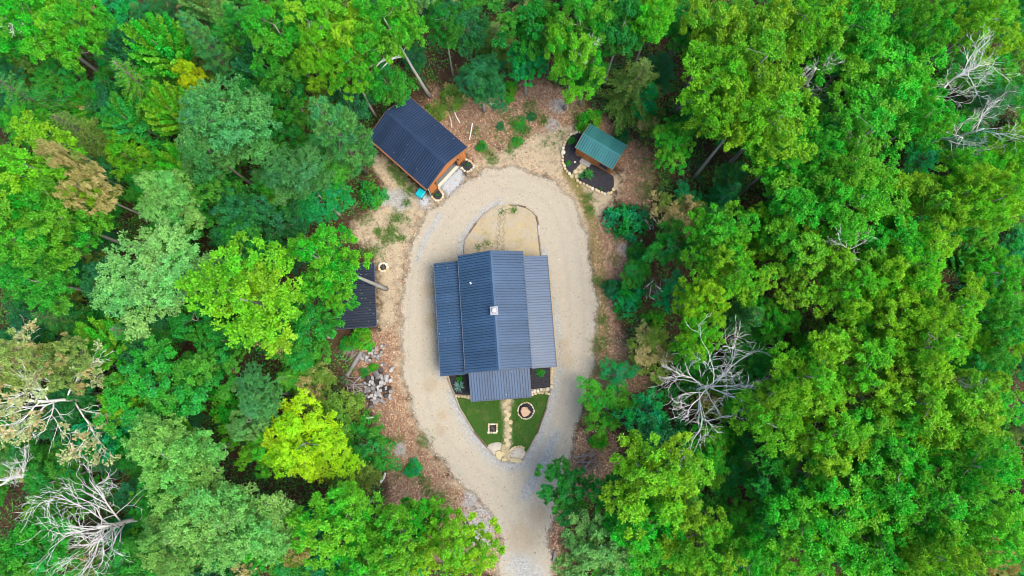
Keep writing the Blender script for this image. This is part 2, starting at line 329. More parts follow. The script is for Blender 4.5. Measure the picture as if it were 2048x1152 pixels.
SAND = [A(p) for p in ([(720, 290), (760, 300), (860, 395), (890, 400), (850, 440), (825, 480), (812, 540), (802, 640), (755, 670), (752, 540), (735, 500), (700, 480), (705, 445), (755, 410), (765, 370)],
    [(925, 350), (950, 315), (1000, 300), (1030, 285), (1070, 262), (1120, 245), (1165, 252), (1180, 300), (1235, 350), (1250, 345), (1240, 390), (1205, 430), (1195, 470), (1180, 490), (1100, 360), (1000, 340)])]
LITT = [A(p) for p in ([(700, 690), (800, 640), (812, 780), (850, 890), (920, 970), (1000, 1060), (1010, 1152), (850, 1110), (780, 1010), (765, 880), (735, 810)],
    [(1180, 440), (1215, 440), (1270, 480), (1250, 560), (1230, 640), (1250, 680), (1300, 760), (1240, 800), (1170, 830), (1190, 700), (1195, 600)],
    [(860, 170), (960, 200), (1080, 160), (1140, 190), (1240, 250), (1310, 330), (1300, 420), (1230, 400), (1250, 345), (1160, 240), (1060, 280), (1000, 300), (950, 330), (930, 310), (850, 220)],
    [(1145, 860), (1230, 860), (1250, 950), (1150, 1000), (1115, 1080), (1130, 1152), (1090, 1152), (1105, 1040), (1135, 930)])]
OLIVE = A([(1135, 345), (1172, 405), (1187, 450), (1200, 560), (1205, 640), (1200, 720), (1187, 790), (1172, 840)])
GREY = [(at(800, 400), 1.3), (at(775, 395), 1.0), (at(1118, 212), 0.9), (at(1105, 250), 0.8), (at(1245, 498), 0.7), (at(958, 1040), 1.4), (at(940, 1000), 0.9), (at(965, 1075), 1.2), (at(800, 900), 0.7)]
def ground():
    ax = lambda lo, hi, st, far: np.concatenate([np.linspace(-far, lo - 4, 14), np.arange(lo, hi, st), np.linspace(hi + 4, far, 14)])
    gx = ax(-66, 66, 0.5, 900); gy = ax(-26, 52, 0.5, 900)
    X, Y = np.meshgrid(gx, gy); p = np.stack([X.ravel(), Y.ravel()], 1); nx, ny = len(gx), len(gy)
    def soft(polys, wd): 
        r = np.zeros(len(p))
        for q in polys: d = dist(p, q) * np.where(inside(p, q), 1, -1); r = np.maximum(r, np.clip(0.5 + d / wd, 0, 1))
        return r
    sand = soft(SAND, 2.0); lit = soft(LITT, 3.0); oli = np.clip(1.05 - dist(p, OLIVE, False) / 1.1, 0, 1)
    bd = np.clip(1 - dist(p, drive_poly) / 1.6, 0, 1) * 0.75; sand = np.maximum(sand, bd * (p[:, 0] < 3)); 
    gr = np.zeros(len(p))
    for c, r in GREY: gr = np.maximum(gr, np.clip(1.3 - np.linalg.norm(p - np.array(c), axis=1) / r * 0.8, 0, 0.9))
    clear = np.maximum(np.maximum(sand, lit), soft([drive_poly], 2)); clear = np.maximum(clear, np.clip(1 - dist(p, drive_poly) / 6, 0, 1))
    z = 0.22 * np.sin(p[:, 0] * 0.31 + 1.3 * np.sin(p[:, 1] * 0.23)) * np.sin(p[:, 1] * 0.37 + 0.7) * (1 - clear) * (np.abs(p).max(1) < 70)
    z -= 0.002
    v = np.column_stack([p, z]); i = np.arange(nx * ny).reshape(ny, nx)
    q = np.stack([i[:-1, :-1], i[:-1, 1:], i[1:, 1:], i[1:, :-1]], -1).reshape(-1, 4)
    me = np_mesh('ground', v, q, {'sand': ('FLOAT', 'POINT', sand), 'litter': ('FLOAT', 'POINT', lit), 'olive': ('FLOAT', 'POINT', oli), 'grey': ('FLOAT', 'POINT', gr)})
    return tag(link('ground', me, M['forest_floor']), 'brown leaf-littered forest floor with sandy clearing', None, None, 'structure')
ground()
GL = A([(928, 510), (931, 479), (970, 429), (997, 412)]); GS = A([(911, 793), (948, 863), (988, 911), (1020, 925), (1046, 919), (1074, 868), (1105, 764)])
def dgrey(v):
    d = np.minimum(dist(v, GS, False) / 1.2, dist(v, A([(1085, 500), (1112, 640), (1118, 740)]), False) / 0.7); d = np.minimum(d, dist(v, GL, False) / 1.0)
    d = np.minimum(d, dist(v, A([(872, 560), (884, 750)]), False) / 0.7); d = np.minimum(d, dist(v, A([(1110, 870), (1085, 930), (1050, 990)]), False) / 0.8)
    d = np.minimum(d, dist(v, A([(1040, 1130), (1065, 1160)]), False) / 1.8); d = np.minimum(d, dist(v, A([(835, 520), (850, 480), (880, 430)]), False) / 0.45)
    return np.clip(1.15 - d * 0.75, 0, 1)
def ddirt(v):
    r = np.zeros(len(v))
    for q, s in (((860, 770), 0.9), ((885, 830), 0.6), ((1130, 720), 1.0), ((1125, 690), 0.8), ((1045, 1075), 1.8), ((1075, 1030), 1.2), ((880, 860), .7), ((862, 640), 0.9), ((858, 580), 0.9)):
        r = np.maximum(r, np.clip(1.2 - np.linalg.norm(v[:, :2] - np.array(at(*q)), axis=1) / s * 0.7, 0, 1))
    return r
LOOPS = [smooth_poly(A(q), 0.6, False) for q in ([(1050, 1175), (1046, 1080), (1020, 1010), (950, 955), (890, 895), (852, 840), (836, 760), (832, 620), (850, 500), (888, 430), (960, 372), (1040, 368), (1108, 400), (1138, 480), (1153, 600), (1150, 720), (1130, 820), (1092, 915), (1055, 1000), (1048, 1080)],)]
def dtrack(v):
    d = np.min([dist(v, q, False) for q in LOOPS], axis=0); return np.clip(1 - np.abs(d - 0.78) / 0.42, 0, 1)
tag(sheet('driveway', drive_poly, 0.02, M['gravel'], 0.35, {'grey': dgrey, 'dirt': ddirt, 'track': dtrack}), 'pale gravel driveway looping round the cabin', None, None, 'structure')
tag(sheet('yard', isl_poly, 0.036, M['dry_grass'], 0.8), 'dry grass and bare soil round the cabin', None, None, 'structure')
LAWN = A([(911, 792), (940, 799), (1062, 790), (1099, 783), (1092, 814), (1073, 867), (1051, 906), (1020, 906), (1000, 890), (975, 892), (948, 861), (920, 815)])
tag(sheet('lawn', LAWN, 0.052, M['lawn'], 0.5), 'short green lawn in front of the cabin', None, None, 'structure')
PATH = jitter(smooth_poly(A([(999, 795), (1026, 795), (1025, 830), (1027, 880), (1030, 905), (1042, 924), (1020, 930), (995, 920), (1002, 895), (1004, 860), (1001, 830)]), 0.3), 0.08, 2)
tag(sheet('footpath', PATH, 0.062, M['sand_path'], 0.3), 'sandy footpath down the lawn', None, None, 'structure')
NPATH = jitter(smooth_poly(A([(990, 505), (1010, 505), (1012, 460), (1014, 412), (998, 412), (993, 450)]), 0.3), 0.1, 2)
tag(sheet('footpath', NPATH, 0.046, M['sand_path'], 0.3), 'sandy strip behind the cabin', None, None, 'structure')

# ------------------------------------------------------------------ cabin
def rib_profile(wd, pitch=0.2777, h=0.10):
    xs = [(0, h)]; x = pitch / 2                     # broad flats with narrow steep-sided grooves between them
    while x < wd - 0.05:
        xs += [(x - 0.044, h), (x - 0.034, 0), (x + 0.034, 0), (x + 0.044, h)]; x += pitch
    return [q for q in xs if 0 <= q[0] <= wd] + [(wd, h)]
PANEL = {}
def panel_mesh(wd, ln):
    k = (round(wd, 3), round(ln, 3))
    if k not in PANEL:
        pr = rib_profile(wd); mb = MB(); n = len(pr)
        mb.v = [(x, 0, z) for x, z in pr] + [(x, ln, z) for x, z in pr] + [(x, 0, -0.02) for x, z in pr] + [(x, ln, -0.02) for x, z in pr]
        for i in range(n - 1): mb.f += [(i, i + 1, n + i + 1, n + i), (2 * n + i + 1, 2 * n + i, 3 * n + i, 3 * n + i + 1), (2 * n + i, 2 * n + i + 1, i + 1, i), (n + i, n + i + 1, 3 * n + i + 1, 3 * n + i)]
        mb.f += [(0, n, 3 * n, 2 * n), (n - 1, 3 * n - 1, 4 * n - 1, 2 * n - 1)]
        PANEL[k] = mb.mesh('roof_panel')
    return PANEL[k]
def roof_slope(parent, e0, e1, r0, mat, deck):
    """e0, e1: ends of the eave, r0: upper end above e0 (local to parent). Ribs run from eave to top."""
    e0, e1, r0 = Vector(e0), Vector(e1), Vector(r0); X = (e1 - e0); wd = X.length; X.normalize(); Y = r0 - e0; ln = Y.length; Y.normalize(); Z = X.cross(Y)
    if Z.z < 0: e0, e1, r0 = e1, e0, r0 + (e1 - e0); X = -X; Z = X.cross(Y)
    mb = MB(); lo = [p - Z * 0.15 for p in (e0 + Y * .03, e1 + Y * .03, e1 + Y * ln, e0 + Y * ln)]; hi = [p + Z * 0.075 for p in lo]
    s = mb.hexa(lo, hi).build('roof_slope', deck, parent); e0 = e0 - Z * 0.045
    x = 0.0
    while x < wd - 0.02:
        pw = min(0.8332, wd - x); me = panel_mesh(pw, ln)
        if not me.materials: me.materials.append(mat)
        elif me.materials[0] != mat:
            me = me.copy(); me.materials.clear(); me.materials.append(mat)
        o = bpy.data.objects.new('roof_panel', me); COL.objects.link(o); o.parent = s
        o.matrix_local = Matrix(((X.x, Y.x, Z.x, (e0 + X * x).x), (X.y, Y.y, Z.y, (e0 + X * x).y), (X.z, Y.z, Z.z, (e0 + X * x).z), (0, 0, 0, 1)))
        x += 0.8332
    return s
def wall_mesh(a, b, z0, z1, th=0.12, step=0.2, gable=None):
    """a wall of horizontal boards from a to b, each board slightly stepped"""
    mb = MB(); a, b = Vector((*a, 0)), Vector((*b, 0)); d = (b - a).normalized(); nrm = Vector((d.y, -d.x, 0)); z = z0
    while z < z1 - 0.01:
        h = min(step, z1 - z); o = nrm * 0.02
        q = [a, b, b - nrm * th, a - nrm * th]; q2 = [a + o, b + o, b - nrm * th, a - nrm * th]
        mb.hexa([p + Vector((0, 0, z)) + (o if i < 2 else Vector()) for i, p in enumerate(q)], [p + Vector((0, 0, z + h)) for p in q]); z += h
    if gable: mb.hexa([a + Vector((0, 0, z1)), b + Vector((0, 0, z1)), (a + b) / 2 + Vector((0, 0, gable))], [a - nrm * th + Vector((0, 0, z1)), b - nrm * th + Vector((0, 0, z1)), (a + b) / 2 - nrm * th + Vector((0, 0, gable))])
    return mb
def window(parent, c, d, wd, ht, mat_frame):
    """window on a wall: c centre, d unit direction along the wall (outside is to the right of d)"""
    c = Vector(c); d = Vector((*d, 0)); n = Vector((d.y, -d.x, 0)); U = Vector((0, 0, 1)); mb = MB()
    for s in (-1, 1):
        mb.bar(c + d * s * wd / 2 - U * ht / 2, c + d * s * wd / 2 + U * ht / 2, 0.08, 0.10, n); mb.bar(c + U * s * ht / 2 - d * (wd / 2 + 0.04), c + U * s * ht / 2 + d * (wd / 2 + 0.04), 0.10, 0.085, U)
    mb.bar(c - d * wd / 2, c + d * wd / 2, 0.06, 0.04, U)
    f = mb.build('window', mat_frame, parent)
    MB().bar(c - d * (wd / 2 - .04) - n * 0.01, c + d * (wd / 2 - .04) - n * 0.01, 0.03, ht - 0.08, U).build('pane', M['glass'], f); return f
def cabin():
    c = empty('cabin', (-1.78, 7.6, 0), math.radians(4.3))
    tag(c, 'blue metal-roofed cabin with two lean-tos and a front porch inside the driveway loop', 'cabin')
    B, D = M['roof_blue'], M['wood_trim']
    ZE, ZR = 3.3, 5.0
    mats = dict(l=M['log_wall'])
    for a, b, g in (((-3.1, -5.7), (3.0, -5.7), 4.75), ((3.0, 5.6), (-3.1, 5.6), 4.75), ((-3.1, 5.6), (-3.1, -5.7), None), ((3.0, -5.7), (3.0, 5.6), None)):
        wall_mesh(a, b, 0.05, 3.2, gable=g).build('wall', M['log_wall'], c)
    for sx, x1 in ((-1, -5.75), (1, 5.55)):
        xi = -3.1 if sx < 0 else 3.0
        for a, b in (((x1, -5.8), (xi, -5.8)), ((xi, 5.2), (x1, 5.2)), ((x1, 5.2), (x1, -5.8)) if sx < 0 else ((x1, -5.8), (x1, 5.2))):
            wall_mesh(a if sx < 0 else a, b, 0.05, 2.28).build('wall', M['log_wall'], c)
    for y in (-3.5, 0.5, 3.6):
        window(c, (-5.79, y, 1.45), (0, -1), 1.0, 1.0, M['white_paint']); window(c, (5.59, y, 1.45), (0, 1), 1.0, 1.0, M['white_paint'])
    for x in (-2.0, 2.0): window(c, (x, -5.74, 1.5), (1, 0), 1.0, 1.2, M['white_paint']); window(c, (x, 5.64, 1.5), (-1, 0), 0.9, 1.0, M['white_paint'])
    dr = MB().box(-0.5, 0.5, -5.78, -5.72, 0.1, 2.15).build('door', M['wood_siding'], c); MB().lathe([(0.03, -0.03), (0.045, 0), (0.03, 0.03)], 8, 0.38, -5.81).build('handle', M['galvanised'], dr, (0, 0, 1.05))
    # roofs
    roof_slope(c, (-3.48, 6.05, ZE), (-3.48, -6.08, ZE), (0, 6.05, ZR), B, D)
    roof_slope(c, (3.36, -6.08, ZE), (3.36, 6.05, ZE), (0, -6.08, ZR), B, D)
    roof_slope(c, (-6.15, 5.62, 2.25), (-6.15, -6.2, 2.25), (-3.12, 5.62, 3.0), B, D)
    roof_slope(c, (5.97, -6.13, 2.25), (5.97, 5.6, 2.25), (3.02, -6.13, 3.0), B, D)
    roof_slope(c, (-3.1, -9.06, 2.4), (3.08, -9.06, 2.4), (-3.1, -5.72, 3.18), B, D)
    # flashing along the edges
    t = MB()
    for pts in (((-3.5, 6.09, ZE), (0, 6.09, ZR)), ((3.38, 6.09, ZE), (0, 6.09, ZR)), ((-3.5, -6.12, ZE), (0, -6.12, ZR)), ((3.38, -6.12, ZE), (0, -6.12, ZR)), ((-3.5, 6.09, ZE), (-3.5, -6.12, ZE)), ((3.38, 6.09, ZE), (3.38, -6.12, ZE)),
                ((-6.17, 5.66, 2.25), (-3.5, 5.66, 2.92)), ((-6.17, -6.24, 2.25), (-3.5, -6.24, 2.92)), ((-6.17, 5.66, 2.25), (-6.17, -6.24, 2.25)), ((5.99, 5.64, 2.25), (3.38, 5.64, 2.92)), ((5.99, -6.17, 2.25), (3.38, -6.17, 2.92)), ((5.99, 5.64, 2.25), (5.99, -6.17, 2.25)),
                ((-3.14, -9.08, 2.4), (-3.14, -6.12, 3.09)), ((3.12, -9.08, 2.4), (3.12, -6.12, 3.09)), ((-3.14, -9.1, 2.4), (3.12, -9.1, 2.4))): t.bar(pts[0], pts[1], 0.07, 0.13)
    t.build('edge_trim', M['trim'], c)
    r = MB(); r.hexa([(-0.2, -6.13, ZR - 0.05), (0, -6.13, ZR + 0.06), (0.2, -6.13, ZR - 0.05)], [(-0.2, 6.1, ZR - 0.05), (0, 6.1, ZR + 0.06), (0.2, 6.1, ZR - 0.05)]); r.build('ridge_cap', B, c)
    ch = MB().box(-0.38, 0.30, -0.55, 0.20, 4.4, 5.35).build('chimney', M['galvanised'], c)
    MB().box(-0.44, 0.36, -0.61, 0.26, 5.35, 5.42).build('chimney_plate', M['galvanised'], ch)
    MB().lathe([(0.15, 5.42), (0.15, 5.68), (0.23, 5.68), (0.23, 5.84), (0.10, 5.93)], 16, -0.04, -0.17).build('chimney_cap', M['white_paint'], ch)
    MB().lathe([(0.10, 3.7), (0.10, 4.0), (0.05, 4.05), (0.05, 4.32), (0.11, 4.32), (0.09, 4.4)], 12, -2.29, 3.01).build('vent_pipe', M['white_paint'], c)
    # porch
    MB().box(-3.0, 3.0, -8.8, -5.84, 0.06, 0.2).build('porch_floor', M['timber'], c)
    for x in (-2.9, -1.0, 1.0, 2.9): MB().box(x - 0.08, x + 0.08, -8.85, -8.69, 0.2, 2.3).build('porch_post', M['log_wall'], c)
    MB().box(-3.02, 3.0, -8.86, -8.68, 2.14, 2.28).build('porch_beam', M['log_wall'], c)
cabin()

# ------------------------------------------------------------------ garage, shed, open shelter
def boards_wall(parent, mat, a, b, z0, z1f, wd=0.2):
    """vertical boards from a to b; z1f(t in metres along) gives the top; each board a piece of its own"""
    a, b = Vector((*a, 0)), Vector((*b, 0)); L = (b - a).length; d = (b - a).normalized(); n = Vector((d.y, -d.x, 0)); base = None; x = 0.0; k = 0
    bk = MB(); q = [a - n * 0.03, b - n * 0.03, b - n * 0.13, a - n * 0.13]
    bk.hexa([p + Vector((0, 0, z0)) for p in q], [p + Vector((0, 0, min(z1f(0), z1f(L)))) for p in q]); base = bk.build('wall', M['wood_trim'], parent)
    while x < L - 0.02:
        e = min(x + wd, L); p0 = a + d * (x + 0.006); p1 = a + d * (e - 0.006); o = n * (0.012 * (k % 2) + 0.004)
        MB().hexa([p0 + o + Vector((0, 0, z0)), p1 + o + Vector((0, 0, z0)), p1 - n * 0.026 + Vector((0, 0, z0)), p0 - n * 0.026 + Vector((0, 0, z0))],
                  [p0 + o + Vector((0, 0, z1f(x))), p1 + o + Vector((0, 0, z1f(e))), p1 - n * 0.026 + Vector((0, 0, z1f(e))), p0 - n * 0.026 + Vector((0, 0, z1f(x)))]).build('board', mat, base)
        x = e; k += 1
    return base
def garage():
    g = empty('garage', (-10.23, 26.09, 0), math.radians(-42)); tag(g, 'garage with dark blue metal gable roof and brown board front, door open', 'garage')
    R, D = M['roof_dark'], M['wood_trim']; ZE, ZR = 2.8, 4.3
    roof_slope(g, (-4.37, -3.19, ZE), (4.37, -3.19, ZE), (-4.37, 0, ZR), R, D); roof_slope(g, (4.37, 3.19, ZE), (-4.37, 3.19, ZE), (4.37, 0, ZR), R, D)
    MB().hexa([(-4.4, -0.2, ZR - 0.04), (-4.4, 0, ZR + 0.06), (-4.4, 0.2, ZR - 0.04)], [(4.4, -0.2, ZR - 0.04), (4.4, 0, ZR + 0.06), (4.4, 0.2, ZR - 0.04)]).build('ridge_cap', R, g)
    t = MB()
    for x in (-4.4, 4.4):
        for s in (-1, 1): t.bar((x, 3.2 * s, ZE - 0.02), (x, 0, ZR - 0.02), 0.045, 0.10)
    for s in (-1, 1): t.bar((-4.4, 3.22 * s, ZE - 0.03), (4.4, 3.22 * s, ZE - 0.03), 0.05, 0.13)
    t.build('fascia', M['wood_trim'], g)
    zt = lambda y: ZR - 0.14 - abs(y) / 3.19 * (ZR - ZE)
    boards_wall(g, M['wood_siding'], (4.25, -2.85), (4.25, -1.83), 0.02, lambda s: zt(-2.85 + s)); boards_wall(g, M['wood_siding'], (4.25, 1.48), (4.25, 2.85), 0.02, lambda s: zt(1.48 + s))
    hd = MB(); hd.hexa([(4.25, -1.83, 2.35), (4.25, 1.48, 2.35), (4.25, 1.48, zt(1.48)), (4.25, 0, zt(0)), (4.25, -1.83, zt(1.83))], [(4.12, -1.83, 2.35), (4.12, 1.48, 2.35), (4.12, 1.48, zt(1.48)), (4.12, 0, zt(0)), (4.12, -1.83, zt(1.83))]); hd.build('door_header', M['wood_siding'], g)
    fr = MB()
    for y in (-1.86, 1.51): fr.bar((4.27, y, 0.02), (4.27, y, 2.4), 0.09, 0.14, (0, 1, 0))
    fr.bar((4.27, -1.9, 2.38), (4.27, 1.55, 2.38), 0.14, 0.09); fr.build('door_frame', M['wood_trim'], g)
    for a, b, gb in (((-4.2, -2.85), (4.1, -2.85), None), ((4.1, 2.85), (-4.2, 2.85), None)): wall_mesh(a, b, 0.02, 2.78).build('wall', M['log_wall'], g)
    wall_mesh((-4.2, 2.85), (-4.2, -2.85), 0.02, 2.78, gable=4.1).build('wall', M['log_wall'], g)
    MB().box(-4.1, 4.06, -2.7, 2.7, 0.0, 0.05).build('floor_slab', M['floor_grey'], g); MB().box(4.08, 4.42, -1.82, 1.47, 0.0, 0.075).build('threshold', M['concrete'], g)
    MB().bar((4.38, -3.05, 0.05), (4.38, -3.05, 2.65), 0.07, 0.07, (0, 1, 0)).build('downspout', M['white_paint'], g); MB().bar((-4.3, -3.30, 2.72), (4.35, -3.30, 2.70), 0.09, 0.09).build('gutter', M['wood_trim'], g)
    for y in (-1.98, 1.66): MB().lathe([(0.05, 1.85), (0.09, 1.9), (0.09, 2.08), (0.03, 2.16)], 10, 4.36, y).build('wall_lamp', M['rubber'], g)
    return g
garage()
GC, GA = Vector((-10.23, 26.09)), math.radians(-42)
def gl(x, y): return (GC.x + x * math.cos(GA) - y * math.sin(GA), GC.y + x * math.sin(GA) + y * math.cos(GA))
tag(sheet('gravel_apron', jitter(smooth_poly([gl(4.2, -1.95), gl(4.2, 1.6), gl(5.3, 1.55), gl(6.05, 0.95), gl(6.15, -2.0), gl(5.2, -1.9)], .3), .06, 3), 0.03, M['gravel_grey'], 0.4), 'blue-grey gravel in front of the garage door', None, None, 'structure')
tag(sheet('gravel_apron', jitter(smooth_poly([gl(2.9, -3.3), gl(4.3, -3.0), gl(5.1, -3.5), gl(5.3, -4.4), gl(4.5, -5.0), gl(3.2, -4.4)], .3), .08, 3), 0.03, M['gravel_grey'], 0.4), 'blue-grey gravel pad beside the garage', None, None, 'structure')
def bin_():
    b = empty('wheelie_bin', (*gl(3.55, -3.72), 0.04), GA + 0.15); tag(b, 'teal wheeled rubbish bin beside the garage corner', 'bin')
    lo = [(-.30, -.33, .08), (.30, -.33, .08), (.30, .33, .08), (-.30, .33, .08)]; hi = [(-.40, -.42, .98), (.40, -.42, .98), (.40, .42, .98), (-.40, .42, .98)]
    MB().hexa(lo, hi).build('body', M['bin_teal'], b, bevel=0.03); l = MB().hexa([(-.45, -.47, .98), (.45, -.47, .98), (.45, .47, .98), (-.45, .47, .98)], [(-.38, -.40, 1.08), (.38, -.40, 1.08), (.38, .40, 1.08), (-.38, .40, 1.08)]).build('lid', M['bin_teal'], b, bevel=0.03)
    MB().bar((-.25, -.52, 1.0), (.25, -.52, 1.0), .05, .05).build('handle', M['bin_teal'], l)
    for s in (-1, 1): MB().tube([(-.36 * s, -.34, .1), (-.28 * s, -.34, .1)], [.1, .1], 12).build('wheel', M['rubber'], b)
bin_()
def shed():
    s = empty('garden_shed', (9.72, 25.73, 0), math.radians(-32)); tag(s, 'small orange-brown shed with green metal roof in a mulched bed', 'shed')
    R, D = M['roof_green'], M['wood_trim']; ZE, ZR = 2.3, 3.15
    roof_slope(s, (-2.36, -1.52, ZE), (2.36, -1.52, ZE), (-2.36, 0, ZR), R, D); roof_slope(s, (2.36, 1.68, ZE - .05), (-2.36, 1.68, ZE - .05), (2.36, 0, ZR), R, D)
    MB().hexa([(-2.38, -.16, ZR - 0.03), (-2.38, 0, ZR + 0.06), (-2.38, .16, ZR - 0.03)], [(2.38, -.16, ZR - 0.03), (2.38, 0, ZR + 0.06), (2.38, .16, ZR - 0.03)]).build('ridge_cap', R, s)
    t = MB()
    for x in (-2.39, 2.39): t.bar((x, -1.53, ZE - .03), (x, 0, ZR - .03), .05, .12); t.bar((x, 1.69, ZE - .08), (x, 0, ZR - .03), .05, .12)
    t.bar((-2.4, -1.545, ZE - .03), (2.4, -1.545, ZE - .03), .05, .12); t.build('fascia', M['wood_trim'], s)
    boards_wall(s, M['wood_siding'], (-2.27, -1.34), (2.27, -1.34), 0.05, lambda q: 2.28, 0.25)
    for a, b in (((2.27, -1.3), (2.27, 1.4)), ((-2.27, 1.4), (-2.27, -1.3))): wall_mesh(a, b, 0.05, 2.24, gable=3.0).build('wall', M['wood_siding'], s)
    wall_mesh((2.2, 1.4), (-2.2, 1.4), 0.05, 2.24).build('wall', M['wood_siding'], s)
    window(s, (1.28, -1.40, 1.35), (1, 0), 0.95, 0.8, M['trim'])
    d = MB().box(-1.15, -0.3, -1.42, -1.36, 0.08, 1.98).build('door', M['wood_siding'], s); MB().box(-0.42, -0.37, -1.47, -1.42, 0.95, 1.1).build('handle', M['rubber'], d)
    MB().box(-1.35, -0.1, -1.95, -1.36, 0.03, 0.15).build('step', M['stone_grey'], s, bevel=0.02)
shed()
def shelter():
    s = empty('open_shelter', (-16.5, 9.0, 0), math.radians(3.7)); tag(s, 'open-sided shelter with dark metal roof half under the trees left of the drive', 'shelter')
    roof_slope(s, (-2.15, 3.65, 2.35), (-2.15, -3.05, 2.35), (2.12, 3.65, 2.75), M['roof_black'], M['wood_trim'])
    t = MB(); t.bar((2.16, 3.68, 2.74), (2.16, -3.09, 2.74), .05, .12); t.bar((-2.15, -3.09, 2.33), (2.16, -3.09, 2.74), .05, .12); t.bar((-2.15, 3.68, 2.33), (2.16, 3.68, 2.74), .05, .12); t.build('fascia', M['trim'], s)
    for x, z in ((-1.9, 2.25), (1.9, 2.6)):
        for y in (-2.8, 0.3, 3.4): MB().box(x - .07, x + .07, y - .07, y + .07, 0, z).build('post', M['log_wall'], s)
        MB().box(x - .06, x + .06, -2.95, 3.55, z, z + .03).build('beam', M['log_wall'], s)
shelter()

# ------------------------------------------------------------------ stones, timbers, beds, fire pits
def rock_mesh(seed, flat=1.0, sub=2, rough=0.22):
    r = random.Random(seed); bm = bmesh.new(); bmesh.ops.create_icosphere(bm, subdivisions=sub, radius=1.0); ph = [r.uniform(0, 6) for _ in range(6)]
    for v in bm.verts:
        p = v.co; k = 1 + rough * (math.sin(p.x * 2.3 + ph[0]) + math.sin(p.y * 2.9 + ph[1]) + math.sin(p.z * 2.6 + ph[2]) + .6 * math.sin(p.x * 5 + p.y * 4 + ph[3])) / 2
        q = p * k; v.co = Vector((max(-.85, min(.85, q.x)), max(-.85, min(.85, q.y)), max(-.7, min(.7, q.z)) * flat))
    me = bpy.data.meshes.new('stone'); bm.to_mesh(me); bm.free(); return me
ROCKS = {}
def rock(name, mat, loc, size, parent=None, k=None, flat=0.7, rz=None):
    k = random.randrange(6) if k is None else k; key = (mat, k, flat)
    if key not in ROCKS:
        ROCKS[key] = rock_mesh(k * 7 + 1, flat, 1); ROCKS[key].materials.append(M[mat])
    o = bpy.data.objects.new(name, ROCKS[key]); COL.objects.link(o); o.parent = parent; o.location = loc; o.rotation_euler = (0, 0, random.uniform(0, 6.3) if rz is None else rz)
    o.scale = size if hasattr(size, '__len__') else (size,) * 3; return o
def along(P, step):
    out = []; P = [Vector(p) for p in P]; acc = 0
    for a, b in zip(P, P[1:]):
        L = (b - a).length; t = acc
        while t < L: q = a.lerp(b, t / L); out.append((q.x, q.y, math.atan2(b.y - a.y, b.x - a.x))); t += step
        acc = t - L
    return out
def edging(label, P, step, size, mats, closed=False, z=0.05, smooth=True):
    L = smooth_poly(P, 0.2, closed) if smooth else P
    if closed: L = L + [L[0]]
    c = Vector(L[len(L) // 2]); e = empty('stone_edging', (c.x, c.y, 0)); tag(e, label, 'stone edging')
    pts = along(L, step)
    if closed and len(pts) > 2 and (Vector(pts[0][:2]) - Vector(pts[-1][:2])).length < step * .6: pts.pop()
    for x, y, a in pts:
        s = random.uniform(.8, 1.2); rock('stone', random.choice(mats), (x - c.x + random.uniform(-.04, .04), y - c.y + random.uniform(-.04, .04), z + size * .22), (step * .60 * s, size * .55 * random.uniform(.8, 1.15), size * .55), e, rz=a + random.uniform(-.3, .3))
    return e
def bed(label, P, z=0.05, h=0.07, mat='mulch', sm=True, name='mulch_bed', cat='mulch bed'):
    poly = jitter(smooth_poly(P, 0.2), 0.03, 4) if sm else P
    o = sheet(name, poly, z, M[mat], 0.22, zfun=lambda v, d: np.minimum(d * 0.35, h) + RNG.uniform(0, 0.03, len(v)) * (d > .05), skirt=0.05)
    return tag(o, label, cat)
def flags(label, P, wid, size, mat='flagstone', z=0.06, n=None):
    """irregular flagstones laid along a line"""
    L = smooth_poly(P, 0.2, False); c = L[len(L) // 2]; e = empty('stone_path', (c[0], c[1], 0)); tag(e, label, 'stone path')
    side = 0
    for x, y, a in along(L, size * 0.62):
        side = 1 - side; off = (side - .5) * (wid - size) + random.uniform(-.08, .08)
        px, py = x - math.sin(a) * off, y + math.cos(a) * off; m = random.randint(5, 7); a0 = random.uniform(0, 6)
        pts = [(px - c[0] + math.cos(a0 + 6.283 * i / m) * size * random.uniform(.40, .56), py - c[1] + math.sin(a0 + 6.283 * i / m) * size * random.uniform(.36, .5)) for i in range(m)]
        MB().hexa([(q[0], q[1], z - .02) for q in pts], [(q[0] * .98, q[1] * .98, z + .045 + random.uniform(0, .02)) for q in pts]).build('flagstone', M[mat], e)
    return e
def C2(x, y): return (1050 + x * .2171, 200 + y * .2171)
def C4(x, y): return (820 + x * .2605, 660 + y * .2605)
def C2c(x, y): return (800 + x * .12155, 280 + y * .12155)
sl_ = A([C2(*p) for p in ((535, 300), (455, 305), (390, 360), (352, 450), (345, 560), (372, 640), (415, 695))]); 
bed('black mulch bed left of the stone path, round the green-roofed shed', A([C2(*p) for p in ((560, 300), (450, 306), (388, 368), (356, 450), (348, 560), (375, 640), (415, 690), (450, 655), (530, 545), (470, 490))]))
bed('black mulch bed in front of the green-roofed shed, right of its stone path', A([C2(*p) for p in ((600, 590), (560, 640), (485, 742), (560, 785), (650, 825), (720, 855), (785, 848), (815, 800), (815, 725), (792, 685))]))
edging('curved row of tan stones edging the shed bed left of the path', sl_, 0.36, 0.36, ['stone_tan', 'stone_tan', 'stone_pale'])
edging('curved row of tan stones edging the shed bed right of the path', A([C2(*p) for p in ((482, 748), (560, 790), (650, 830), (715, 862), (785, 862), (822, 805))]), 0.38, 0.40, ['stone_tan', 'stone_tan', 'stone_pale'])
flags('tan flagstone path from the driveway edge to the shed door', A([C2(*p) for p in ((565, 570), (510, 640), (440, 725))]), 0.95, 0.55)
rock_o = rock('boulder', 'stone_pale', (*at(*C2(352, 487)), .2), (.34, .28, .28)); tag(rock_o, 'pale boulder on the left rim of the shed bed', 'boulder')
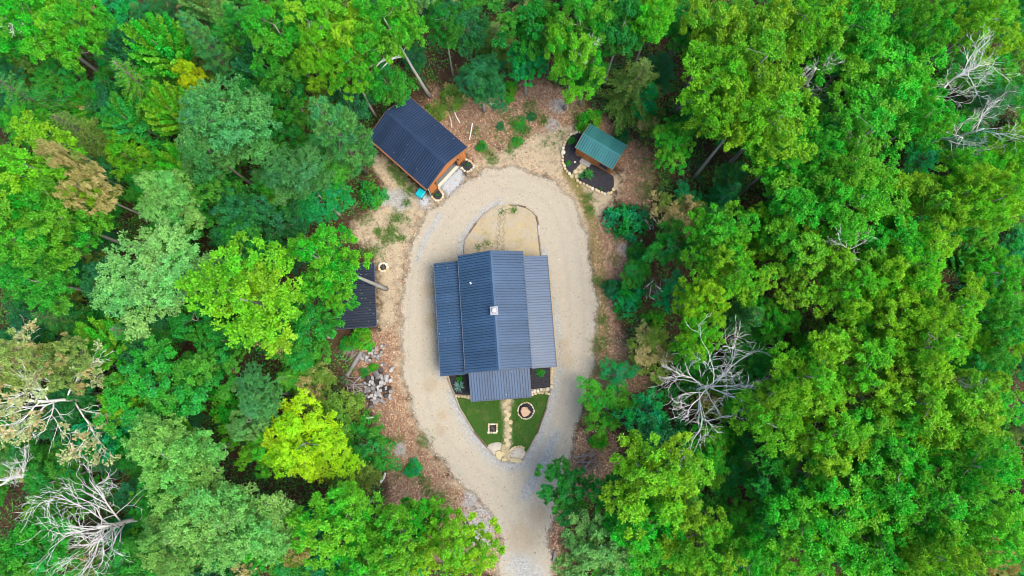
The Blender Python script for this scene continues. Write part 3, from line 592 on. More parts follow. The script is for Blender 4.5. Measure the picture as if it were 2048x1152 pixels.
rock_o = rock('boulder', 'stone_pale', (*at(*C2(458, 577)), .16), (.17, .14, .15)); tag(rock_o, 'small white stone lying on black mulch beside the shed path', 'stone')
# planters at the garage
for lab, pts in (('right', ((1085, 335), (1140, 360), (1195, 420), (1170, 490), (1110, 510), (1050, 480), (1000, 430))), ('left', ((640, 830), (690, 880), (695, 940), (640, 985), (585, 970), (540, 925), (590, 870)))):
    P = A([C2c(*p) for p in pts]); bed(f'small black mulch bed at the garage front, {lab} of the door', P)
    edging(f'ring of pale stones round the mulch bed {lab} of the garage door', A([C2c(*p) for p in (((1100, 325), (1160, 360), (1210, 420), (1185, 490), (1110, 525), (1040, 490), (1000, 440)) if lab == 'right' else ((640, 800), (690, 865), (712, 940), (640, 1005), (575, 990), (530, 935)))]), 0.27, 0.30, ['stone_pale', 'stone_pale', 'stone_tan'])
# in front of the cabin
bed('black mulch bed left of the cabin porch', A([C4(*p) for p in ((295, 340), (458, 320), (470, 498), (350, 495), (320, 430))]), sm=False)
bed('black mulch bed right of the cabin porch', A([C4(*p) for p in ((915, 280), (1075, 280), (1078, 440), (925, 455))]), sm=False)
edging('row of tan stones below the mulch bed left of the porch', A([C4(*p) for p in ((352, 506), (465, 512))]), 0.32, 0.30, ['stone_tan'])
edging('row of tan stones below the mulch bed right of the porch', A([C4(*p) for p in ((935, 478), (1000, 462), (1078, 450))]), 0.34, 0.42, ['stone_tan', 'stone_pale'])
edging('second lower row of tan stones right of the porch', A([C4(*p) for p in ((940, 498), (1000, 486), (1072, 488))]), 0.36, 0.36, ['stone_tan', 'flagstone'])
edging('column of tan stones on the right rim of the bed right of the porch', A([C4(*p) for p in ((1088, 290), (1088, 440))]), 0.40, 0.34, ['stone_tan'])
flags('tan flagstone path running down the lawn from the cabin porch', A([C4(*p) for p in ((742, 540), (745, 640), (758, 740), (752, 830), (740, 900), (715, 960))]), 0.95, 0.62, z=0.07)
flags('narrow flagstone path behind the cabin', A([(1003, 503), (999, 470), (1001, 440), (1005, 414)]), 0.75, 0.42, 'flag_dull', z=0.055)
# mulch ring with a boulder
mc = at(*C4(890, 620)); circ = lambda c, r, n=18, e=1.0: [(c[0] + r * math.cos(6.2832 * i / n), c[1] + r * e * math.sin(6.2832 * i / n)) for i in range(n)]
bed('round black mulch bed with a boulder on the lawn', circ(mc, .80)); edging('ring of pale stones round the boulder bed on the lawn', circ(mc, .86), .21, .17, ['stone_pale', 'stone_tan'], True)
bo = link('boulder', rock_mesh(5, .6, 3, .3), M['stone_pink'], None, (mc[0] - .03, mc[1] - .03, .3)); bo.scale = (.62, .60, .55); bo.rotation_euler = (0, 0, .4); tag(bo, 'pinkish flat boulder inside the round mulch bed on the lawn', 'boulder')
# fire pits
def fire_pit(label, c, r, square):
    e = empty('fire_pit', (*c, 0.05)); tag(e, label, 'fire pit')
    ring = [(-r, -r), (r, -r), (r, r), (-r, r), (-r, -r)] if square else circ((0, 0), r, 14) + [circ((0, 0), r, 14)[0]]
    pts = along(ring, .26 if square else .34)
    for x, y, a in pts: rock('stone', random.choice(['stone_pale', 'stone_tan']), (x, y, .12), (.17 if square else .22, .13 if square else .17, .17), e, rz=a + random.uniform(-.2, .2))
    ash = MB().lathe([(r * (1.05 if square else .92), 0.0), (r * .8, .05), (r * .2, .07)], 16).build('ash_bed', M['char'], e)
    for i in range(7):
        a = random.uniform(0, 6.3); q = Vector((math.cos(a), math.sin(a), 0)) * r * .6; p = Vector((random.uniform(-.2, .2) * r, random.uniform(-.2, .2) * r, 0))
        MB().tube([p - q + Vector((0, 0, .1)), p + q + Vector((0, 0, .18))], [.05, .04], 6).build('burnt_log', M[random.choice(['wood_charred', 'bark_dark', 'timber_brown'])], e)
fire_pit('square stone fire pit with dark wood on the lawn left of the path', at(*C4(636, 755)), .44, True)
fire_pit('round stone fire pit on bare sand beside the open shelter', at(767, 535), .47, False)
# pebble beds and slabs at the island tip
bed('white pebble bed at the tip of the lawn left of the path', A([C4(*p) for p in ((600, 880), (650, 862), (705, 868), (705, 905), (665, 950), (640, 955), (595, 900))]), h=.12, mat='pebbles', name='pebble_bed', cat='pebble bed')
bed('white pebble bed at the tip of the lawn right of the path', A([C4(*p) for p in ((775, 930), (805, 902), (860, 905), (890, 940), (870, 985), (820, 990), (770, 970))]), h=.14, mat='pebbles', name='pebble_bed', cat='pebble bed')
edging('arc of tan stones on top of the right pebble bed', A([C4(*p) for p in ((770, 925), (800, 898), (850, 895), (888, 912))]), .32, .28, ['stone_tan'])
for lab, x, y, sx, sy, mt in (('flat tan boulder at the island tip left of the path', 683, 960, .42, .58, 'flagstone'), ('long grey-tan boulder below the right pebble bed', 815, 1000, .85, .30, 'flagstone'), ('tan slab set into the path at the island tip', 722, 990, .40, .26, 'stone_tan'), ('tan slab above the left pebble bed beside the path', 715, 905, .26, .52, 'flagstone')):
    o = rock('boulder', mt, (*at(*C4(x, y)), .13), (sx, sy, .28), None, flat=.7, rz=random.uniform(-.2, .2)); tag(o, lab, 'boulder')
# landscape timbers
def timbers(label, P, mats, ln=2.3):
    P = A(P); c = P[len(P) // 2]; e = empty('timber_edging', (*c, 0)); tag(e, label, 'timber edging')
    for i, (a, b) in enumerate(zip(P, P[1:])):
        a = Vector((*a, 0)); b = Vector((*b, 0)); L = (b - a).length; n = max(1, round(L / ln))
        for k in range(n):
            p = a.lerp(b, k / n + .006); q = a.lerp(b, (k + 1) / n - .006); o = Vector((-c[0], -c[1], .10 + random.uniform(-.01, .02)))
            MB().bar(p + o, q + o, .15, .16).build('timber', M[mats[(i + k) % len(mats)]], e, bevel=.015)
timbers('timber edging round the left side of the dry yard behind the cabin', [(928, 512), (931, 479), (938.5, 467), (953, 446), (970, 428), (984, 418), (997, 411)], ['timber', 'timber', 'timber_brown', 'timber'])
timbers('timber edging round the right side of the dry yard behind the cabin', [(1018, 409.5), (1036, 411), (1052, 415), (1064, 422), (1073, 432), (1077, 450), (1078, 471), (1082.6, 512)], ['timber', 'timber_brown', 'timber', 'timber', 'timber_brown', 'wood_pale'])
timbers('timber edging along the left side of the front lawn', [(895.5, 756), (911, 793), (920, 816), (947.7, 863), (973.7, 894.5), (988, 911)], ['timber', 'timber', 'timber', 'timber_brown'])
timbers('timber edging along the right side of the front lawn', [(1105, 764), (1101, 782), (1093.5, 814), (1074, 868), (1052, 910), (1046, 919)], ['timber', 'timber', 'timber_brown'])

# ------------------------------------------------------------------ wood heap, fallen logs, branches, loose stones
def log(label, p0, p1, r0, r1, mat, z=0.12, name='fallen_log', cat='log', wig=0.0, n=6, group=None, parts=None):
    a = Vector((*at(*p0), z)); b = Vector((*at(*p1), z)); c = (a + b) / 2; c.z = 0
    pts = []; k = 7
    for i in range(k):
        t = i / (k - 1); q = a.lerp(b, t) - c; d = (b - a).normalized(); s = Vector((-d.y, d.x, 0)); pts.append(q + s * wig * math.sin(t * 5 + p0[0]) * (b - a).length * .5)
    o = MB().tube(pts, [r0 + (r1 - r0) * i / (k - 1) for i in range(k)], 9).build(name, mat, None, c); return tag(o, label, cat, group)
log('thick weathered grey log lying left of the split-wood heap', (724, 703), (695, 752), .24, .20, M['wood_grey'], .24)
log('thin brown pole beside the thick grey log by the wood heap', (729, 708), (700, 755), .06, .05, M['timber_brown'], .08)
log('dark thin pole pointing down-left below the thick grey log', (696, 757), (684, 785), .08, .05, M['bark_dark'], .1)
log('straight pale pole on leaf litter right of the garage', (945, 247), (939, 280), .07, .05, M['bark_dead'], .08)
log('long pale crooked branch on the ground behind the garage', (893, 178), (922, 246), .09, .05, M['bark_dead'], .1, 'fallen_branch', 'branch', .10)
log('short thin branch close behind the garage roof', (897, 222), (903, 256), .05, .03, M['bark_dead'], .08, 'fallen_branch', 'branch', .08)
log('pale dead log on leaf litter below the wood heap', (733, 835), (752, 836), .12, .08, M['bark_dead'], .5, 'fallen_log', 'log', .15)
log('short grey log at the forest edge left of the lower driveway', (762, 965), (772, 945), .16, .10, M['bark_dead'], .3, 'fallen_log', 'log', .1)
log('brown log lying by the bottom left bend of the driveway', (788, 1035), (810, 1028), .16, .10, M['timber_brown'], .2)
log('grey log under the trees right of the lower driveway', (1110, 1100), (1106, 1122), .14, .1, M['wood_grey'], .15)
log('weathered log by the shrubs left of the garage yard', (706, 418), (718, 402), .12, .1, M['timber_brown'], .15)
for i, (x, y, sx, mt, lab) in enumerate(((980, 207, .45, 'stone_grey', 'large pale grey rock at the edge of the trees above the clearing'), (988, 210, .22, 'stone_pale', 'small white rock touching the large grey rock above the clearing'), (1283, 482, .2, 'stone_pale', 'white stone on leaf litter right of the round green bush'), (1219, 494, .14, 'stone_tan', 'small tan stone on leaf litter right of the driveway'), (1220, 503, .12, 'stone_tan', 'smaller tan stone on leaf litter right of the driveway, lower of two'),
                                        (1254, 500, .22, 'stone_grey', 'grey stone on the ashy patch right of the driveway'), (1109, 1112, .16, 'stone_pale', 'white stone beside the driveway exit'), (1108, 1120, .12, 'stone_pale', 'tiny white stone beside the driveway exit, lower of two'), (1328, 286, .35, 'stone_grey', 'grey rock in the brush right of the shed'), (1313, 262, .3, 'stone_grey', 'grey-brown rock in the brush above right of the shed'))):
    o = rock('rock', mt, (*at(x, y), sx * .35), (sx, sx * random.uniform(.6, .9), sx * .8)); tag(o, lab, 'rock')
ring_c = at(35, 235); rg = MB()
for i in range(16):
    a0, a1 = 6.2832 * i / 16, 6.2832 * (i + 1) / 16; rg.tube([(.36 * math.cos(a0), .36 * math.sin(a0), .14), (.36 * math.cos(a1), .36 * math.sin(a1), .14)], [.13, .13], 8)
tag(rg.build('tyre_ring', M['white_paint'], None, (*ring_c, 0)), 'white ring lying on bare ground near the left edge of the photo', 'ring')
def C7(x, y): return (680 + x * .1302, 680 + y * .1302)
CH = {}
def chunk(mt, k):
    if (mt, k) not in CH:
        r = random.Random(k); n = 7; mb = MB(); wob_ = [r.uniform(.75, 1.15) for _ in range(n)]; cut = r.choice([0, 0, 1])
        ring = lambda rr, z: [(math.cos(6.283 * i / n) * rr * wob_[i], max(-.35 if cut else -9, math.sin(6.283 * i / n)) * rr * wob_[i], z) for i in range(n)]
        mb.hexa(ring(.5, -.5), ring(.46, .5)); CH[(mt, k)] = mb.mesh('chunk'); CH[(mt, k)].materials.append(M[mt])
    return CH[(mt, k)]
heap = [(785, 465, 1.0, 0), (640, 470, 1.5, 2), (570, 545, 1.5, 1), (440, 600, 1.5, 2), (510, 590, 1.0, 0), (640, 570, 1.1, 0), (720, 570, 1.2, 0), (780, 620, 1.0, 0), (650, 640, 1.2, 0), (510, 660, 1.1, 0), (590, 640, .9, 2), (720, 620, 1.0, 0), (580, 680, .9, 2), (660, 690, 1.0, 1), (590, 730, .9, 0), (520, 730, 1.0, 1), (690, 755, 1.2, 2), (760, 745, 1.2, 2), (600, 785, .9, 0), (640, 765, .9, 0), (530, 790, .9, 1), (490, 850, 1.1, 0), (550, 845, 1.0, 0), (620, 850, 1.2, 0), (540, 890, 1.0, 0), (715, 850, 1.2, 2), (775, 900, 1.1, 0), (545, 950, 1.1, 0), (600, 930, .9, 0), (645, 935, 1.1, 1), (680, 960, .9, 1), (450, 750, 1.0, 1), (400, 720, .9, 1), (380, 670, .9, 1), (470, 700, .8, 2), (400, 790, .9, 1), (560, 600, .9, 2), (690, 660, .8, 0), (610, 890, .8, 1), (500, 920, .8, 0), (420, 860, .9, 1),
        (510, 160, .8, 1), (500, 210, .9, 0), (560, 130, .9, 1), (640, 180, .9, 1), (420, 270, .9, 0), (400, 300, .8, 1), (520, 250, .9, 1), (470, 290, .7, 2), (680, 100, .9, 1), (570, 270, .8, 1), (650, 380, .8, 0), (690, 390, .8, 1), (480, 190, .7, 0), (550, 190, .7, 0), (590, 300, .7, 1)]
_hr = random.Random(3)
heap += [(600 + _hr.gauss(0, 110), 730 + _hr.gauss(0, 125), _hr.uniform(.7, 1.0), _hr.choice([0, 0, 1, 1, 2])) for _ in range(38)] + [(530 + _hr.gauss(0, 90), 210 + _hr.gauss(0, 70), _hr.uniform(.6, .9), _hr.choice([0, 1, 1])) for _ in range(16)]
WN = (('wood_pale', 'pale split wood chunk in the heap below the open shelter'), ('wood_grey', 'weathered grey wood chunk in the heap below the open shelter'), ('wood_charred', 'dark charred wood round in the heap below the open shelter'))
for i, (x, y, s, t) in enumerate(heap):
    mt, lab = WN[t]; me = chunk(mt, i % 5); o = bpy.data.objects.new('wood_chunk', me); COL.objects.link(o); s *= .46
    mid = max(0, 1 - math.hypot(x - 600, y - 720) / 330) if y > 440 else 0
    o.location = (*at(*C7(x, y)), .16 + mid * .35); o.scale = (s, s * random.uniform(.8, 1), s * random.uniform(.7, 1.2)); o.rotation_euler = (random.uniform(-.5, .5) + (1.5 if random.random() < .4 else 0), random.uniform(-.5, .5), random.uniform(0, 6.3))
    sd_ = 'left side' if x < 500 else ('right side' if x > 650 else 'middle')
    wh = 'upper end' if y < 430 else ('upper half' if y < 650 else ('lower half' if y < 800 else 'lower end'))
    if i == 0: lab = 'pale wood chunk lying apart on the right of the heap'
    elif (x, y) == (775, 900): lab = 'pale wood chunk at the lower right corner of the heap'
    else: lab = lab.replace('in the heap below the open shelter', f'in the {wh} of the heap below the shelter, {sd_}')
    tag(o, lab, 'wood chunk', ('pale', 'grey', 'charred')[t] + ' wood chunks, ' + wh + ' of the heap, ' + sd_)
def brush(label, c, n, r, seed, mat='bark_dark'):
    rr = random.Random(seed); e = empty('brush_pile', (*c, 0)); tag(e, label, 'brush pile'); a0 = rr.uniform(0, 3)
    for i in range(n):
        a = a0 + rr.gauss(0, .6); L = rr.uniform(.5, 1) * r; p = Vector((rr.gauss(0, r * .3), rr.gauss(0, r * .3), rr.uniform(.05, .35))); q = Vector((math.cos(a) * L, math.sin(a) * L, rr.uniform(-.1, .1)))
        MB().tube([p - q, p + Vector((rr.gauss(0, .06), rr.gauss(0, .06), .05)), p + q], [.05, .045, .02], 5).build('branch', M[rr.choice([mat, 'wood_grey', 'timber_brown'])], e)
brush('pile of grey sticks above the split-wood heap', at(700, 700), 22, 1.3, 1, 'wood_grey'); brush('tangle of thin sticks left of the split-wood heap', at(708, 775), 30, 1.3, 2, 'wood_pale'); brush('brown brush pile under the trees at upper left', at(150, 190), 26, 1.8, 3); brush('brush pile at the bottom left bend of the driveway', at(802, 1068), 22, 1.2, 4)
brush('pile of thin bare sticks in the brush right of the driveway', at(1300, 575), 26, 1.3, 5, 'bark_dead'); brush('bare twigs on the ground right of the green bush', at(1295, 440), 16, 1.2, 6, 'bark_dead'); brush('dark brushwood at the right of the lower driveway', at(1180, 925), 22, 1.5, 8)

# ------------------------------------------------------------------ vegetation: prototypes
def finish(name, P):
    v = np.concatenate([q[0] for q in P]); off = 0; qs = []
    for q in P: qs.append(q[1] + off); off += len(q[0])
    return np_mesh(name, v, np.concatenate(qs), {'tint': ('FLOAT', 'FACE', np.concatenate([q[2] for q in P])), 'clump': ('FLOAT', 'FACE', np.concatenate([q[3] for q in P]))})
def rosettes(r, c, n, K, L, W, spread, tint0, cl):
    """K leaves fanned round each twig end c with direction n"""
    m = len(c); cc = np.repeat(c, K, 0); nn = np.repeat(n, K, 0); ax = unit(r.normal(size=(m * K, 3)) + nn * 0.45)
    cc = cc + r.normal(size=cc.shape) * spread; up = unit(nn * 0.9 + np.array([0, 0, .8]) + r.normal(size=cc.shape) * 0.35)
    v, q = leaf_quads(cc, ax, up, L * r.uniform(.6, 1.4, m * K), W * r.uniform(.65, 1.25, m * K))
    t = np.clip(np.repeat(tint0, K) + r.normal(size=m * K) * .22, 0, 1); return v, q, t, np.repeat(cl, K)
def poisson(r, gen, n, sep, tries=9000):
    out = []
    for _ in range(tries):
        p = gen()
        if not out or ((np.array(out) - p) ** 2).sum(1).min() > sep * sep: out.append(p)
        if len(out) >= n: break
    return np.array(out)
def limbs(mb, r, tips, H, cz, r0, nmain, taper=.75):
    """trunk, main limbs and a branch to every foliage clump"""
    tp = []; k = 9; wx, wy = r.uniform(-.25, .25, 2)
    for i in range(k):
        t = i / (k - 1); tp.append(Vector((wx * math.sin(t * 4), wy * math.sin(t * 3.3 + 1) - wy * math.sin(1), t * H * .9)))
    mb.tube(tp, [r0 * (1.25 if i == 0 else 1) * (1 - taper * i / (k - 1)) for i in range(k)], 8)
    nodes = [(p, r0 * (1 - taper * i / (k - 1))) for i, p in enumerate(tp) if p.z > H * .33]
    order = r.permutation(len(tips)); mains = order[:nmain]
    for cnt, i in enumerate(list(mains) + list(order[nmain:])):
        e = Vector(tips[i]); best = None; bd = 1e9
        for p, rad in nodes:
            d = e - p; L = d.length
            if L < .3: continue
            c = L + (1.2 if d.z < L * .15 else 0)
            if c < bd: bd = c; best = (p, rad)
        if best is None: continue
        p, rad = best; rr = min(rad * .55, .03 + .022 * (e - p).length); m = p.lerp(e, .5) + Vector((r.normal() * .12, r.normal() * .12, -.06 * (e - p).length)); m2 = p.lerp(e, .78) + Vector((r.normal() * .1, r.normal() * .1, .02))
        mb.tube([p, m, m2, e], [rr, rr * .75, rr * .5, rr * .2], 5 if cnt < nmain else 4); nodes += [(m, rr * .7), (m2, rr * .5)]
def broadleaf(seed, H=16.0, cz=11.6, R=4.2, RZ=4.2, ncl=130, sep=.88, nsub=10, K=19, L=.225, W=.14, rc=(.38, .64), r0=.28, nlobe=17):
    r = np.random.default_rng(seed); ph = r.uniform(0, 6.3, 4)
    nl = nlobe; lob = []; lf_ = []
    def lgen():
        d = r.normal(size=3); d /= np.linalg.norm(d); d[2] = abs(d[2]) if r.random() < .85 else d[2] * .6
        a = math.atan2(d[1], d[0]); env = 1 + .16 * math.sin(2 * a + ph[0]) + .13 * math.sin(3 * a + ph[1])
        f = r.uniform(.62, .95)
        return np.array([d[0] * R * env * f, d[1] * R * env * f, cz + d[2] * RZ * f * (1 if d[2] > 0 else .6)])
    lob = poisson(r, lgen, nl, R * .40); lr = r.uniform(.24, .36, len(lob)) * R; lcl = r.random(len(lob)); own = []
    def gen():
        if r.random() < .15:
            d = r.normal(size=3); d /= np.linalg.norm(d); q = d * np.array([R, R, RZ * .8]) * r.uniform(.3, .6); own.append(-1); return q + np.array([0, 0, cz])
        i = r.integers(len(lob)); d = r.normal(size=3); d[2] = abs(d[2]) + .2 if r.random() < .85 else d[2]; d /= np.linalg.norm(d); own.append(i)
        return lob[i] + d * lr[i] * np.array([1, 1, .75]) * r.uniform(.7, 1.05)
    out_ = []; ow = []
    for _ in range(9000):
        p_ = gen()
        if not out_ or ((np.array(out_) - p_) ** 2).sum(1).min() > (sep * .86) ** 2: out_.append(p_); ow.append(own[-1])
        if len(out_) >= ncl: break
    c = np.array(out_); ow = np.array(ow); n = len(c); out = unit(c - np.array([0, 0, cz - 2.0])); ax = unit(out * .6 + np.array([0, 0, .75]))
    m = n * nsub; d = unit(r.normal(size=(m, 3)) + np.repeat(ax, nsub, 0) * .9); rad = np.repeat(r.uniform(*rc, n), nsub) * r.uniform(.45, 1.0, m)
    s = np.repeat(c, nsub, 0) + d * rad[:, None] * np.array([1, 1, .62]); clr = np.where(ow >= 0, lcl[ow] * .75, 0) + r.random(n) * np.where(ow >= 0, .25, 1); tin = r.uniform(.25, .75, n)
    P = [rosettes(r, s, unit(d + np.array([0, 0, .5])), K, L, W, .10, np.repeat(tin, nsub) + r.normal(size=m) * .1, np.clip(np.repeat(clr, nsub) + r.normal(size=m) * .06, 0, 1))]
    mb = MB(); limbs(mb, r, c[::2], H, cz, r0, 9); return finish('crown', P), mb.mesh('trunk', True)
def pine(seed, H=18.0, R=3.9, z0=5.0, droop=-.05):
    r = np.random.default_rng(seed); S = []; D = []; T = []; CL = []; mb = MB()
    mb.tube([(0, 0, 0), (.05, 0, H * .5), (0, .05, H)], [.26, .17, .03], 8); z = z0
    while z < H - .2:
        t = (z - z0) / (H - z0); ln = R * (1 - t) ** .75 * (0.55 + .45 * min(1, t * 5)) + .25; nb = 6 if t < .8 else 5; a0 = r.uniform(0, 6.3)
        for b in range(nb):
            a = a0 + 6.283 * b / nb + r.normal() * .18; L = ln * r.uniform(.72, 1.12); el = .12 + .55 * t + r.normal() * .08; cl, tn = r.random(), r.uniform(.3, .75)
            d = np.array([math.cos(a) * math.cos(el), math.sin(a) * math.cos(el), math.sin(el)]); p0 = np.array([0, 0, z]); e = p0 + d * L
            mb.tube([p0, p0 + d * L * .55 + np.array([0, 0, droop * L]), e], [.05, .03, .01], 4)
            k = max(2, int(L / .36))
            for i in range(k):
                f = .3 + .7 * (i + 1) / k; side = np.cross(d, [0, 0, 1]); wd = (1.05 - f) * L * .34 + .12
                for sgn in (-1, 0, 1):
                    if sgn == 0 and i < k - 2: continue
                    q = p0 + d * L * f + np.array([0, 0, droop * L * math.sin(f * 3.1)]) + side * sgn * wd * r.uniform(.5, 1.1); S.append(q); D.append(unit(d + side * sgn * .7 + np.array([0, 0, .45]))); T.append(tn); CL.append(cl)
        z += r.uniform(.8, 1.05)
    S, D = np.array(S), np.array(D); K = 24; m = len(S) * K; nn = np.repeat(D, K, 0); ax = unit(nn * .75 + r.normal(size=(m, 3)) * .62); cc = np.repeat(S, K, 0) + r.normal(size=(m, 3)) * .07
    v, q = leaf_quads(cc, ax, unit(np.array([0, 0, 1.0]) + r.normal(size=(m, 3)) * .4), r.uniform(.22, .42, m), .085, .1)
    return finish('crown', [(v, q, np.clip(np.repeat(np.array(T), K) + r.normal(size=m) * .2, 0, 1), np.repeat(np.array(CL), K))]), mb.mesh('trunk', True)
def feathery(seed, H=11.0, R=3.4, z0=2.0):
    r = np.random.default_rng(seed); C = []; AX = []; T = []; CL = []; mb = MB(); mb.tube([(0, 0, 0), (.05, 0, H * .5), (0, .05, H)], [.16, .10, .02], 7); z = z0
    while z < H - .15:
        t = (z - z0) / (H - z0); ln = R * (1 - t) ** .8 + .2; nb = 7; a0 = r.uniform(0, 6.3)
        for b in range(nb):
            a = a0 + 6.283 * b / nb + r.normal() * .2; L = ln * r.uniform(.65, 1.15); d = np.array([math.cos(a), math.sin(a), .18 + .4 * t]); side = np.array([-math.sin(a), math.cos(a), 0]); cl, tn = r.random(), r.uniform(.3, .7)
            P = lambda f: np.array([0, 0, z]) + d * L * f - np.array([0, 0, .34 * L * f * f])
            mb.tube([P(0), P(.5), P(1)], [.035, .02, .006], 4); k = max(3, int(L / .17))
            for i in range(k):
                f = .2 + .8 * i / k
                for sgn in (-1, 1):
                    wl = (.12 + .55 * math.sin(min(1, (1 - f) * 1.3 + .12) * 1.57)) * .28 * L
                    for j in range(max(1, int(wl / .11))): C.append(P(f) + (side * sgn * .85 + d * .5) * j * .11 + r.normal(size=3) * .03); AX.append(side * sgn * .8 + d * .6 + r.normal(size=3) * .35); T.append(tn); CL.append(cl)
        z += r.uniform(.42, .58)
    C, AX = np.array(C), np.array(AX); m = len(C); v, q = leaf_quads(C, AX, unit(np.array([0, 0, 1.0]) + r.normal(size=(m, 3)) * .3), r.uniform(.16, .28, m), r.uniform(.07, .12, m), .1)
    return finish('crown', [(v, q, np.clip(np.array(T) + r.normal(size=m) * .2, 0, 1), np.array(CL))]), mb.mesh('trunk', True)
def fingers(seed, H=12.0, R=3.8, cz=8.0, nst=34):
    r = np.random.default_rng(seed); C = []; NN = []; T = []; CL = []; tips = []; mb = MB()
    mb.tube([(0, 0, 0), (.1, .05, H * .4), (0, 0, H * .85)], [.18, .13, .04], 7)
    for i in range(nst):
        a = 2.4 * i + r.normal() * .2; f = ((i + .5) / nst) ** .5; L = R * (.35 + .65 * f) * r.uniform(.85, 1.12); b = np.array([0, 0, H * (.72 - .42 * f)]); e = np.array([math.cos(a) * L, math.sin(a) * L, cz + (1 - f * f) * 3.2 + r.normal() * .3]); mid = (b + e) / 2 + np.array([0, 0, -.2])
        mb.tube([b, mid, e], [.06, .035, .01], 4); cl, tn = r.random(), r.uniform(.35, .75); d = unit(e - mid); side = unit(np.cross(d, [0, 0, 1]))
        for j in range(20):
            g = j / 19; base = b * .45 + mid * .55 + (e - b * .45 - mid * .55) * (g * 1.05)
            for s in (-1, 1):
                for h in range(3): C.append(base + side * s * (.10 + .34 * h / 2 * (1.1 - g)) + d * .12 * h + r.normal(size=3) * .05); NN.append(unit(d * .5 + side * s * .5 + np.array([0, 0, .8]))); T.append(tn); CL.append(cl)
    C, NN = np.array(C), np.array(NN); P = [rosettes(r, C, NN, 4, .24, .18, .06, np.array(T), np.array(CL))]
    return finish('crown', P), mb.mesh('trunk', True)
def bush(seed, R=1.6, H=2.2, n=230, K=13, L=.20, W=.12):
    r = np.random.default_rng(seed); ph = r.uniform(0, 6.3, 3); d = r.normal(size=(n, 3)); d[:, 2] = np.abs(d[:, 2]) * .9; d = unit(d); a = np.arctan2(d[:, 1], d[:, 0]); env = 1 + .15 * np.sin(2 * a + ph[0]) + .14 * np.sin(3 * a + ph[1]) + .1 * np.sin(7 * a + ph[2])
    f = r.uniform(.55, 1.03, n); s = np.column_stack([d[:, 0] * R * env * f, d[:, 1] * R * env * f, .25 + d[:, 2] * (H - .3) * f]); cl = .5 + .5 * np.sin(s[:, 0] * 2.1 + ph[0]) * np.sin(s[:, 1] * 2.3 + ph[1])
    P = [rosettes(r, s, unit(d + np.array([0, 0, .5])), K, L, W, .09, .5 + .2 * np.sin(s[:, 0] * 3 + ph[2]) + r.normal(size=n) * .08, cl)]
    mb = MB()
    for i in range(9):
        q = s[r.integers(n)]; mb.tube([(0, 0, 0), (q[0] * .4, q[1] * .4, q[2] * .6), tuple(q)], [.04, .025, .008], 4)
    return finish('crown', P), mb.mesh('trunk', True)
PROTO = {
    'oak': [broadleaf(11), broadleaf(12, ncl=150, R=4.3, sep=.82), broadleaf(13, ncl=110, sep=.96), broadleaf(14, ncl=120, nsub=11), broadleaf(15, ncl=105, R=4.0, sep=.98, rc=(.5, .8)), broadleaf(16, ncl=125, RZ=5.0)],
    'dense': [broadleaf(21, ncl=170, sep=.75, nsub=9, K=20, L=.18, W=.12, rc=(.5, .8)), broadleaf(22, ncl=160, sep=.8, nsub=9, K=20, L=.18, W=.12, rc=(.5, .85))],
    'sapling': [broadleaf(31, H=7.5, cz=4.6, R=2.5, RZ=2.5, ncl=60, sep=.6, nsub=9, K=16, L=.17, W=.11, rc=(.38, .62), r0=.10), broadleaf(32, H=7.5, cz=4.6, R=2.5, RZ=2.2, ncl=48, sep=.65, nsub=9, K=16, L=.18, W=.11, rc=(.4, .65), r0=.10)],
    'pine': [pine(41), pine(42, R=3.6)], 'feathery': [feathery(51), feathery(52, R=3.1)], 'maple': [fingers(61, nst=54), fingers(62, nst=46)], 'bush': [bush(71), bush(72), bush(73, n=190)]}
PDIM = {'oak': (4.2, 11.6 + 2.0), 'dense': (4.2, 11.6 + 2.0), 'sapling': (2.5, 5.6), 'pine': (3.7, 12.0), 'feathery': (3.2, 6.5), 'maple': (3.9, 9.5), 'bush': (1.65, 1.3)}
for k, L_ in PROTO.items():
    for cr, tr in L_: cr.materials.append(M['leaf']); tr.materials.append(M['bark_grey'] if k in ('oak', 'dense') else M['bark'])
PAL = {'YG': ((.190, .450, .014), 'yellow-green'), 'LG': ((.110, .420, .018), 'fresh green'), 'G': ((.052, .310, .024), 'mid-green'), 'DG': ((.022, .190, .040), 'dark green'), 'BG': ((.085, .325, .075), 'blue-green'), 'TG': ((.012, .360, .062), 'emerald green'), 'PG': ((.180, .420, .095), 'pale green'), 'LY': ((.40, .64, .006), 'lime yellow'), 'OL': ((.170, .280, .035), 'olive green'), 'TN': ((.32, .44, .12), 'tan-tinged green'), 'YE': ((.50, .58, .012), 'yellow')}
KINDW = {'oak': ('broadleaf_tree', 'broadleaf tree', 'tree'), 'dense': ('broadleaf_tree', 'dense-leaved tree', 'tree'), 'sapling': ('young_tree', 'young tree', 'tree'), 'pine': ('pine_tree', 'soft-needled pine', 'tree'), 'feathery': ('hemlock_tree', 'feathery hemlock', 'tree'), 'maple': ('maple_tree', 'finger-branched maple', 'tree'), 'bush': ('shrub', 'rounded shrub', 'shrub')}
PLANTS = []
